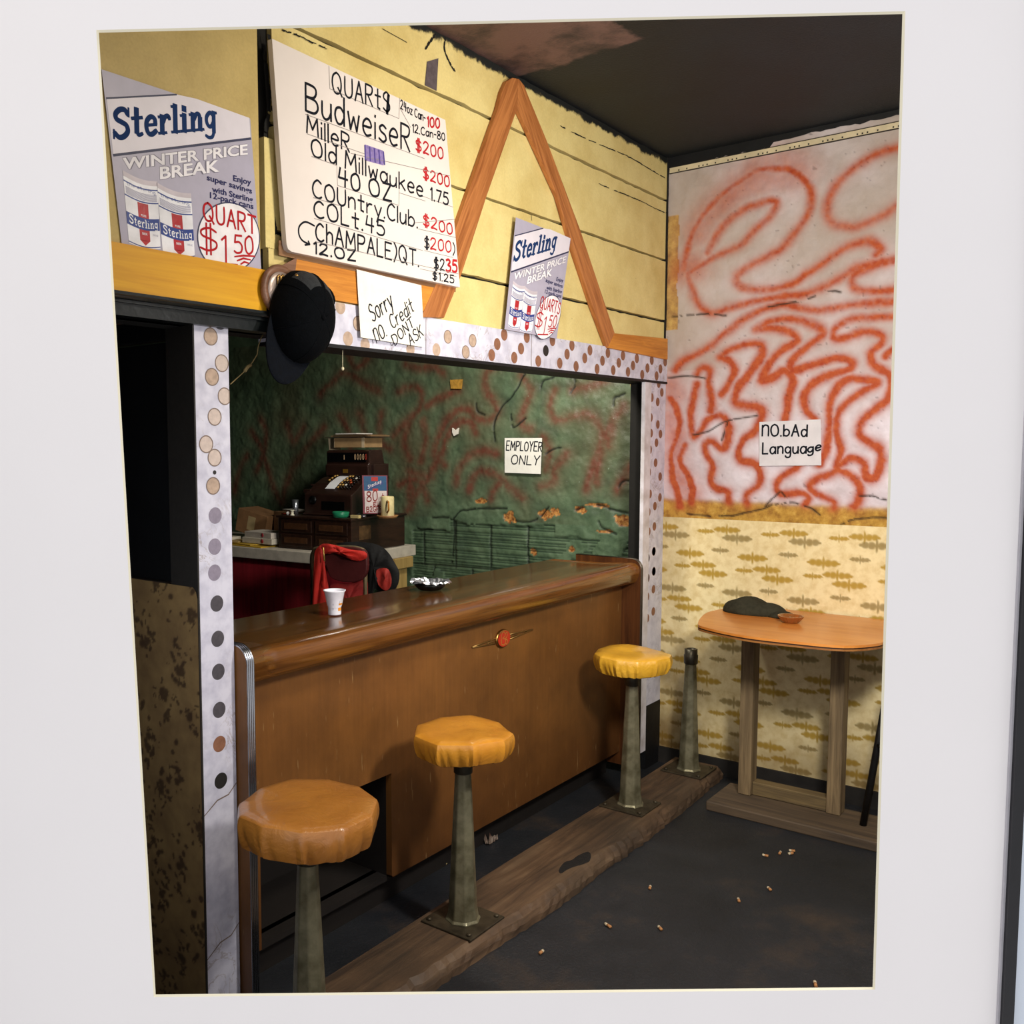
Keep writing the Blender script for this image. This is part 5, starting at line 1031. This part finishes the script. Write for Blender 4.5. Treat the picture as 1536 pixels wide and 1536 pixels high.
# things in front of the register on the chest
def put(name, label, cat, u, v, build, group=None):
    c = W(u,v,1.2275); t = thing(name, label, cat, tuple(c), 0, group); build(t, c); return t
def b_tumbler(t, c):
    m = MB(); m.lathe([(.0,.001),(.018,.001),(.0195,.09),(.0175,.09),(.016,.004),(0,.004)], c, 20); obj('tumbler', m, pm('tumbler_steel','b8bcc2',.25,.1,20,.1,50,.9), t)
put('tumbler', 'slim silver tumbler left of the cash register', 'tumbler', .47, .06, b_tumbler)
def b_spool(t, c):
    m = MB(); m.lathe([(.014,0),(.014,.004),(.009,.006),(.009,.026),(.014,.028),(.014,.032),(0,.032)], c, 16); obj('spool', m, pm('spool_white','e4dec6',.5), t)
put('spool', 'small cream spool at the foot of the silver tumbler', 'spool', .455, .015, b_spool)
def b_knob(t, c):
    m = MB(); m.lathe([(0,0),(.008,.003),(.011,.010),(.008,.018),(0,.021)], c, 14); obj('bead', m, pm('bead_white','e8e4de',.4), t)
put('bead', 'white round bead left of the cream spool', 'bead', .495, .02, b_knob)
def b_pen(t, c):
    m = MB(); m.tube([c+U*.035+np.array((0,0,.005)), c-U*.03+np.array((0,0,.005))], .005, 8); obj('barrel', m, pm('pen_red','b8402a',.4), t)
put('pen', 'red pen lying at the left end of the chest', 'pen', .515, .03, b_pen)
def b_dish(t, c):
    m = MB(); m.lathe([(0,.001),(.042,.001),(.046,.010),(.050,.032),(.046,.034),(.042,.010),(0,.008)], c, 20); obj('dish', m, pm('dish_green','1f7a54',.35,.1), t)
put('dish', 'round green dish in front of the register', 'dish', .10, .030, b_dish)
def b_sm(t, c):
    m = MB(); m.obox(c+np.array((0,0,.009)), U*.03, V_*.012, np.array((0,0,.0088))); obj('matchbox', m, pm('matchbox_cream','cbb67c',.6), t, bevel=.002)
put('matchbox', 'cream matchbox right of the green dish', 'matchbox', -.0, .04, b_sm)['label'] = 'cream matchbox right of the green dish'
def b_clip(t, c):
    m = MB(); m.tube([c+U*.03+np.array((0,0,.006)), c+np.array((0,0,.022)), c-U*.02+np.array((0,0,.014)), c-U*.04+np.array((0,0,.006))], .0035, 8); m.lathe([(0,0),(.014,.003),(.016,.010),(.010,.018),(0,.02)], c-U*.03+np.array((0,0,.0)), 12); obj('loop', m, pm('bottle_opener_metal','b9b4bd',.3,.1,20,.1,50,.8), t)
c_ = W(-.004,.12,1.2275)
put('bottle_opener', 'metal bottle opener lying between matchbox and beer card', 'bottle opener', .02, .10, b_clip)
M_wbowl = wood('bowl_wood','7a5230','a5794a',0,.5)
def b_bowl(t, c):
    m = MB(); m.lathe([(0,.001),(.05,.001),(.062,.018),(.058,.018),(.046,.006),(0,.006)], c, 24); obj('bowl', m, M_wbowl, t)
put('bowl', 'shallow wooden bowl under the beer mug', 'bowl', .06, .435, b_bowl)
# The counter card and mug sit on the chest right of the register
cardq = [at(*ZR(*p), 1, 1.70) for p in ((916,468),(1158,468),(1165,830),(925,832))]
cdp = W(-.05,.18,1.2275)
def plane_at(x, y, p, nn): d = ray(x, y); return CAM+((p-CAM)@nn)/(d@nn)*d
nC = np.array((-.6,-.8,0)); pC = W(-.06,.10,1.2)
cq = [plane_at(*ZR(*p), pC, nC) for p in ((916,468),(1158,468),(1166,836),(926,836))]
dz = 1.2285-min(cq[2][2],cq[3][2]); 
cd = thing('counter_card', 'blue and white beer price card with a big 80 right of the register', 'sign', tuple((cq[2]+cq[3])/2))
def mpC(a, b, d=0): return tuple((cq[0]*(1-a)+cq[1]*a)*(1-b)+(cq[3]*(1-a)+cq[2]*a)*b+nC*d)
m = MB(); m.add([mpC(0,0),mpC(1,0),mpC(1,1),mpC(0,1),mpC(0,0,-.004),mpC(1,0,-.004),mpC(1,1,-.004),mpC(0,1,-.004)],[(0,1,2,3),(7,6,5,4),(0,4,5,1),(1,5,6,2),(2,6,7,3),(3,7,4,0)],0)
R_ = lambda a0,b0,a1,b1,d,mi: m.add([mpC(a0,b0,d),mpC(a1,b0,d),mpC(a1,b1,d),mpC(a0,b1,d)],[(0,1,2,3)],mi)
R_(.08,.40,.96,.97,.0006,1); R_(.06,.02,.96,.40,.0006,2); R_(.36,.04,.62,.15,.001,3); R_(.4,.34,.62,.40,.001,3)
m.add([mpC(.15,.30,.0011),mpC(.78,.14,.0011),mpC(.82,.22,.0011),mpC(.19,.38,.0011)],[(0,1,2,3)],4)
obj('card', m, [pm('card_maroon','7a2f3c',.5), pm('card_white','d9c9c6',.5), pm('card_blue','1d5078',.5), pm('card_red','b8281e',.5), pm('card_navy','2a3a7a',.5)], cd)
m = MB(); slab((.21,.345),(.76,.185),-.085,m,lambda a,b: mpC(a,b,.0016),0,'Sterling'); obj('brand_lettering', m, pm('card_letter','e8dede',.5), cd)
m = MB()
for s, a, b, h, w in (('80',(.16,.68),(.58,.66),-.26,.035),('¢',(.72,.66),(.86,.66),-.2,.03),('EL',(.42,.80),(.66,.78),-.10,.025),('B2GFR',(.14,.95),(.76,.93),-.13,.028)): hw(s, a, b, h, w, m, lambda p, q: mpC(p,q,.0014), 0, 71)
obj('price_lettering', m, pm('card_marker','8a2a22',.6), cd)
mg_ = plane_at(*ZR(1160,845), pC-nC*(-.05), nC); mg = thing('beer_mug', 'cream beer mug with amber pictures beside the beer price card', 'mug', (mg_[0],mg_[1],1.2275+.02))
m = MB(); mc = np.array((mg_[0],mg_[1],1.2275)); m.lathe([(0,.0062),(.036,.0062),(.038,.012),(.038,.118),(.034,.124),(.031,.124),(.032,.02),(0,.014)], mc, 24); obj('mug', m, pm('mug_cream','e0cf98',.3,.1,30), mg)
m = MB(); m.tube([mc+np.array((-.03,-.024,.10)), mc+np.array((-.05,-.05,.095)), mc+np.array((-.052,-.052,.05)), mc+np.array((-.03,-.024,.035))], .005); obj('handle', m, pm('mug_amber','b9792a',.3), mg)
bw = bpy.data.objects['bowl']; bw.location = (mc[0]+.0,mc[1],1.2275)
for o in [x for x in bpy.data.objects if x.parent == bw]: pass
# papers, boxes left of the chest
def cbox(name, label, cat, u, v, z, s, col, rot=0, group=None, tilt=0, extra=None):
    c = W(u,v,z); t = thing(name, label, cat, tuple(c), 0, group); ca, sa = math.cos(rot), math.sin(rot); x = U*ca+V_*sa; y = -U*sa+V_*ca; zz = np.array((0,0,1.)); x = x*math.cos(tilt)+zz*math.sin(tilt); zz = np.cross(x, y) if np.cross(x,y)[2] > 0 else -np.cross(x,y)
    m = MB(); m.obox(c+zz*s[2]/2+np.array((0,0,abs(math.sin(tilt))*s[0]/2)), x*s[0]/2, y*s[1]/2, zz*s[2]/2); obj('box' if s[2] > .02 else 'sheet', m, pm(name+'_'+col,col,.8,.12,14), t, bevel=.002)
    if extra:
        m = MB(); cf = c+zz*s[2]/2-y*(s[1]/2+.0006)
        if extra == 'dot': m.lathe([(0,0),(s[2]*.38,0),(s[2]*.38,.0004),(0,.0004)], cf-x*s[0]*.18, 16, (x,zz,-y)); obj('label_dot', m, pm('label_red','a8323a',.5), t)
        if extra == 'tape': m.obox(c+zz*(s[2]/2)-y*(s[1]/2+.0005)+np.array((0,0,abs(math.sin(tilt))*s[0]/2)), x*.03, y*.0004, zz*s[2]*.3); obj('label', m, pm('pale_label','b39c70',.6), t)
    return t
zc = 1.0305
cbox('flat_box', 'lower white flat carton with a red dot left of the drawer chest', 'box', .71, .06, zc+.017, (.26,.16,.034), 'cfc6b4', .05, 'flat cartons on the work counter', 0, 'dot')
cbox('flat_box', 'upper white flat carton with a red dot left of the drawer chest', 'box', .712, .07, zc+.0515, (.25,.15,.034), 'c9beb0', .12, 'flat cartons on the work counter', 0, 'dot')
cbox('paper', 'yellow envelope under the white flat cartons', 'paper', .77, .02, zc, (.32,.18,.006), 'c9a02a', .1)
cbox('paper', 'second yellow envelope on the pile under the cartons', 'paper', .83, .03, zc+.008, (.26,.15,.006), 'd0aa3a', .22)
cbox('paper', 'tan envelope left of the white flat cartons', 'paper', .98, .03, zc+.015, (.22,.14,.008), 'b89a62', -.1)
cbox('paper', 'pale paper bundle at the left end beside the dotted post', 'paper', 1.08, .0, zc+.025, (.28,.15,.018), 'd9d0bb', .0)
cbox('small_box', 'small white box on the paper bundle beside the dotted post', 'box', 1.09, .0, zc+.045, (.10,.08,.095), 'd8d4cc', .1)
cbox('cardboard_box', 'crushed brown cardboard box left of the drawer chest', 'box', .745, .36, zc, (.20,.18,.19), '7a5636', .2, None, .0, 'tape')
cbox('cardboard_box', 'tilted brown cardboard box behind the flat cartons', 'box', 1.02, .32, zc+.01, (.24,.20,.15), '8a6440', -.1, None, .22, 'tape')
cbox('cardboard_box', 'small brown carton touching the drawer chest', 'box', .585+.025, .27, zc, (.07,.14,.17), '6b4a2c', .1, None, 0, 'tape')
cbox('paper', 'white paper on top of the crushed cardboard box', 'paper', .745, .36, zc+.1905, (.14,.10,.012), 'cfc8be', .4)
# chair with a red jacket, dark jacket beside it
cp_ = np.array((-1.22,1.16,0)); uu = np.array((.30,-.95,0)); uu /= np.linalg.norm(uu); vv = np.array((-uu[1],uu[0],0)); vv = vv if vv[0] > 0 else -vv   # uu to the right, vv away from the viewer
def K(a, b, z): return cp_+uu*a+vv*b+np.array((0,0,z))
cbk = lambda x, y, b=0: (lambda q: q)(plane_at(*ZC(x,y), K(0,b,0), -vv))
kc = thing('kitchen_chair', 'maroon vinyl chair with a metal frame behind the bar, draped with a red jacket', 'chair', tuple(K(0,.2,0)))
M_mar = pm('maroon_vinyl','4a1c1c',.45,.15,10,.15)
def face(pts, b): return [cbk(x,y,b) for x,y in pts]
P = face(cr([(690,400),(720,375),(900,360),(1040,380),(1075,430),(1078,540),(1040,610),(960,635),(860,625),(790,590),(755,500)],3,True), 0); n = len(P)
m = MB(); m.add([tuple(p) for p in P]+[tuple(p+vv*.03) for p in P], [tuple(range(n)),tuple(range(2*n-1,n-1,-1))]+[(i,i+n,(i+1)%n+n,(i+1)%n) for i in range(n)]); obj('backrest', m, M_mar, kc, bevel=.008)
zt_ = max(p[2] for p in P)
m = MB(); q = face([(664,960),(660,600),(655,450),(668,400),(700,372),(900,362),(1030,378),(1062,425),(1065,600),(1068,960)], .03); m.tube(cr([tuple(p) for p in q],4), .011, 10); obj('back_frame', m, pm('frame_tan_metal','8c7a5c',.4,.2,20,.2,50,.6), kc)
sL = cbk(664,960,.03); sR = cbk(1068,960,.03)
P2 = face(cr([(700,660),(1080,640),(1085,900),(700,960)],2,True), .05)
m = MB(); sc_ = (sL+sR)/2; sz = .50
m.obox(np.array((sc_[0],sc_[1],sz))+vv*.22, uu*.20, vv*.21, np.array((0,0,.025))); obj('seat', m, M_mar, kc, bevel=.012)
for a in (-.17,.17):
    for b in (.03,.41):
        m = MB(); base = np.array((sc_[0],sc_[1],0))+uu*a+vv*b; top = np.array((0,0,.48 if b > .2 else sL[2])); m.tube([base+np.array((0,0,.002)), base+top], .011, 8); obj('leg', m, pm('leg_metal_%d_%d' % (int(a*100),int(b*100)),'6a6052',.4,.2,20,.2,50,.7), kc)
def cloth(pts_front, b0, th, seed, wav=.012):
    """cloth hanging over an edge: outline on the plane b0, folded surface with depth"""
    rr = random.Random(seed); P = cr(pts_front,3,True); c = np.mean(np.array(P),0); m = MB(); n = len(P); ks = (1.0,.86,.66,.4,.0)
    for side in (0,1):
        for k_, f in enumerate(ks):
            for (x, y) in P:
                x2 = c[0]+(x-c[0])*f; y2 = c[1]+(y-c[1])*f; bulge = th*(1-f**3)*(.6+.4*math.sin(x2*.045+seed)*math.cos(y2*.006)); w_ = wav*math.sin(x2*.09+y2*.012+seed)*(1-f**4)
                m.v.append(tuple(cbk(x2,y2,b0+(-bulge-w_ if side == 0 else th*.7*(1-f**4)))))
    K_ = len(ks); off = K_*n
    for side in (0,1):
        for k_ in range(K_-1):
            for i in range(n):
                f = [side*off+k_*n+i, side*off+k_*n+(i+1)%n, side*off+(k_+1)*n+(i+1)%n, side*off+(k_+1)*n+i]; m.f.append(f if side else f[::-1]); m.m.append(0); m.sm.append(True)
    return m
rj = thing('red_jacket', 'bright red jacket draped over the top and left side of the maroon chair', 'jacket', tuple(cbk(720,500,0)))
M_rj = pm('red_cloth','bf2418',.75,.2,14,.5,60); M_rj2 = pm('red_cloth_dark','8f1f1c',.8,.2,14,.5,60)
obj('sleeve', cloth([(680,400),(720,345),(765,335),(830,345),(950,380),(1060,395),(1078,440),(1030,465),(960,460),(860,420),(770,385),(745,420)],-.015,.03,1), M_rj, rj)
obj('body', cloth([(680,390),(720,350),(745,380),(755,500),(770,600),(785,690),(790,800),(700,960),(655,960),(655,800),(665,600),(672,470)],-.02,.025,2), M_rj, rj)
obj('lower_cloth', cloth([(800,650),(950,640),(1070,600),(1085,750),(1080,960),(740,960),(790,800)],.03,.02,3), M_rj2, rj, label='darker red cloth below the backrest')
m = MB(); m.tube([cbk(x,y,-.055) for x,y in ((742,365),(746,420),(752,470))], .004, 6); obj('zipper', m, pm('zip_brass','c09a50',.4,.1,20,.1,50,.6), rj)
dj = thing('dark_jacket', 'black jacket with a red patch hanging to the right of the maroon chair', 'jacket', tuple(cbk(1200,500,.12)))
obj('body', cloth([(840,335),(1000,320),(1150,340),(1230,390),(1290,480),(1328,570),(1300,680),(1200,730),(1140,680),(1120,740),(1085,760),(1085,470),(1060,390),(950,372)],.10,.03,4), pm('black_jacket_cloth','0d0b0b',.8,.2,14,.4,60), dj)
obj('lining', cloth([(1150,540),(1230,525),(1262,580),(1262,660),(1220,695),(1165,650)],.07,.012,5), pm('red_lining','a32a20',.7,.2,14,.4), dj, label='red lining patch')

# ---------------------------------------------------------------- on the bar top
def cup_at(x, y): return at(x, y, 2, 1.057)
c = cup_at(502,922); cu_ = thing('foam_cup', 'white foam cup with an orange logo on the bar top', 'cup', tuple(c))
k_ = 1.0; m = MB(); m.lathe([(0,.001),(.0215,.001),(.0225,.004),(.0225,.028),(.026,.034),(.035,.080),(.0385,.083),(.039,.086),(.036,.086),(.0335,.080),(.024,.034),(.0205,.008),(0,.006)], c, 32); obj('cup', m, pm('foam_white','eceaf2',.5,.04,40,.08,120), cu_)
def mpcup(a, z, d=.0006): r_ = .0225+(z-.004)*0 if z < .028 else .026+(z-.034)*(.006/.052); return (c[0]+(r_+d)*math.cos(a), c[1]+(r_+d)*math.sin(a), c[2]+z)
th0 = math.atan2(CAM[1]-c[1], CAM[0]-c[0])
m = MB(); na = 10; aa = [th0+.55+.75*i/na for i in range(na+1)]
m.add([mpcup(a,.036) for a in aa]+[mpcup(a,.058) for a in aa[::-1]], [(i,i+1,2*na+1-i-1,2*na+1-i) for i in range(na)], 0); 
m.add([mpcup(a,.016) for a in aa]+[mpcup(a,.027) for a in aa[::-1]], [(i,i+1,2*na+1-i-1,2*na+1-i) for i in range(na)], 0)
m.ribbon(cr([(th0+.62,.040),(th0+.75,.056),(th0+.95,.052),(th0+1.1,.062)],5), .004, lambda a, z: mpcup(a,z,.0012), 1)
for i in range(1): m.ribbon([(th0-.22,.028+.03),(th0-.22,.075)], .0, lambda a, z: mpcup(a,z,.001), 1)
m.add([mpcup(th0-.25,.02),mpcup(th0-.18,.02),mpcup(th0-.18,.027),mpcup(th0-.25,.027)],[(0,1,2,3)],2); m.add([mpcup(th0-.2,.036),mpcup(th0-.15,.036),mpcup(th0-.15,.072),mpcup(th0-.2,.072)],[(0,1,2,3)],2)
obj('logo', m, [pm('logo_orange','e0922a',.5), pm('logo_brown','5a2c12',.5), pm('logo_grey','7a7890',.5)], cu_, label='orange printed logo')
c = at(645,884,2,1.055); fa = thing('ashtray', 'black ashtray lined with crumpled foil on the bar top', 'ashtray', tuple(c))
m = MB(); m.lathe([(0,.001),(.045,.001),(.058,.012),(.068,.026),(.064,.027),(.05,.012),(0,.008)], c, 28); obj('bowl', m, pm('ashtray_black','121212',.35), fa)
m = MB(); rr = random.Random(8); n = 40; rings = [(.0,.010),(.02,.012),(.04,.014),(.054,.022),(.066,.034),(.082,.037),(.086,.030)]
for r_, z in rings:
    for j in range(n): a = 2*PI*j/n; m.v.append((c[0]+(r_+rr.gauss(0,.003)*(r_ > .05))*math.cos(a), c[1]+(r_+rr.gauss(0,.003)*(r_ > .05))*math.sin(a), c[2]+z+rr.gauss(0,.003)))
for i in range(len(rings)-1):
    for j in range(n): m.f.append([i*n+j,i*n+(j+1)%n,(i+1)*n+(j+1)%n,(i+1)*n+j]); m.m.append(0); m.sm.append(False)
obj('foil', m, pm('foil','d3d3da',.28,.1,30,.3,60,.9), fa, label='crumpled silver foil')

# ---------------------------------------------------------------- litter on the floor
M_butt = [pm('butt_tan','b07a4a',.8), pm('butt_cream','c9b99a',.8)]
bl_ = [((975,1331),.3,'cigarette butt on the dark floor below the plank hole'),((912,1388),1.2,'orange-brown cigarette butt, largest on the open floor'),((1154,1333),.8,'cigarette butt on the floor at the right, below the table legs'),((1170,1279),.1,'left one of the pale cigarette butts clustered in front of the table'),((1186,1280),2.5,'pale cigarette butt leaning right in the cluster before the table'),((1188,1276),2.0,'upper pale cigarette butt in the cluster before the table'),((1148,1283),1.7,'pale scrap-like butt left of the cluster before the table'),((1223,1476),.4,'orange cigarette butt at the bottom right edge of the floor'),((812,1428),.0,'pale cigarette butt on the floor near the bottom edge'),((1108,1350),.5,'tiny butt on the open floor left of the right-hand one'),((990,1392),.9,'dull cigarette butt right of the largest one')]
for i, (p, a, lab) in enumerate(bl_):
    if 4 == i: a = 2.6
    c = at(*p,2,.006); L = .028 if i in (1,7) else .022; d = np.array((math.cos(a),math.sin(a),0))*L/2
    t = thing('cigarette_butt', lab, 'cigarette butt', (c[0],c[1],0), 0, 'cigarette butts on the floor'); m = MB(); m.tube([c-d,c+d*.2], .0052, 8); obj('filter', m, M_butt[0], t); m = MB(); m.tube([c+d*.2,c+d], .005, 8); obj('paper_end', m, M_butt[1], t)
for i, (p, lab) in enumerate((((783,1224),'orange butt in the dark strip between counter and plank'),((673,1290),'yellow crumb behind the middle stool post, lowest'),((676,1283),'yellow crumb behind the middle stool post, second lowest'),((678,1277),'yellow crumb behind the middle stool post, third up'),((668,1297),'yellow crumb behind the middle stool post, leftmost'),((680,1273),'yellow crumb behind the middle stool post, topmost'),((792,1212),'white crumb beside the orange butt under the counter'),((624,1312),'pale crumb on the dark floor left of the middle stool post'))):
    c = at(*p,2,.0); m = MB(); rr = random.Random(i); m.lathe([(0,.0),(.009,.002),(.011,.007),(.006,.012),(0,.013)], c, 7, None, 0, False, True, rr.uniform(.7,1.3), rr.uniform(.7,1.2)); tag(obj('crumb', m, pm('crumb_%d' % i,'d89a4a' if i in (0,) else ('c9b27a' if i < 6 else 'c9c4b6'),.8)), lab, 'crumb', 'crumbs under the counter')
m = MB(); rr = random.Random(2); c = at(734,1262,2,.0); n = 9
pts = [(i/n-.5, j/n-.5) for i in range(n+1) for j in range(n+1)]; m.add([(c[0]+.075*a+.02*b, c[1]+.05*b, .003+abs(rr.gauss(0,.012))) for a, b in pts], [(i*(n+1)+j,(i+1)*(n+1)+j,(i+1)*(n+1)+j+1,i*(n+1)+j+1) for i in range(n) for j in range(n)]); tag(obj('crumpled_paper', m, pm('crumpled_foil_paper','8f8174',.45,.35,25,.3,60,.3,dark='5a3a2c'), solid=.001), 'crumpled foil paper on the floor beside the middle stool post', 'paper')
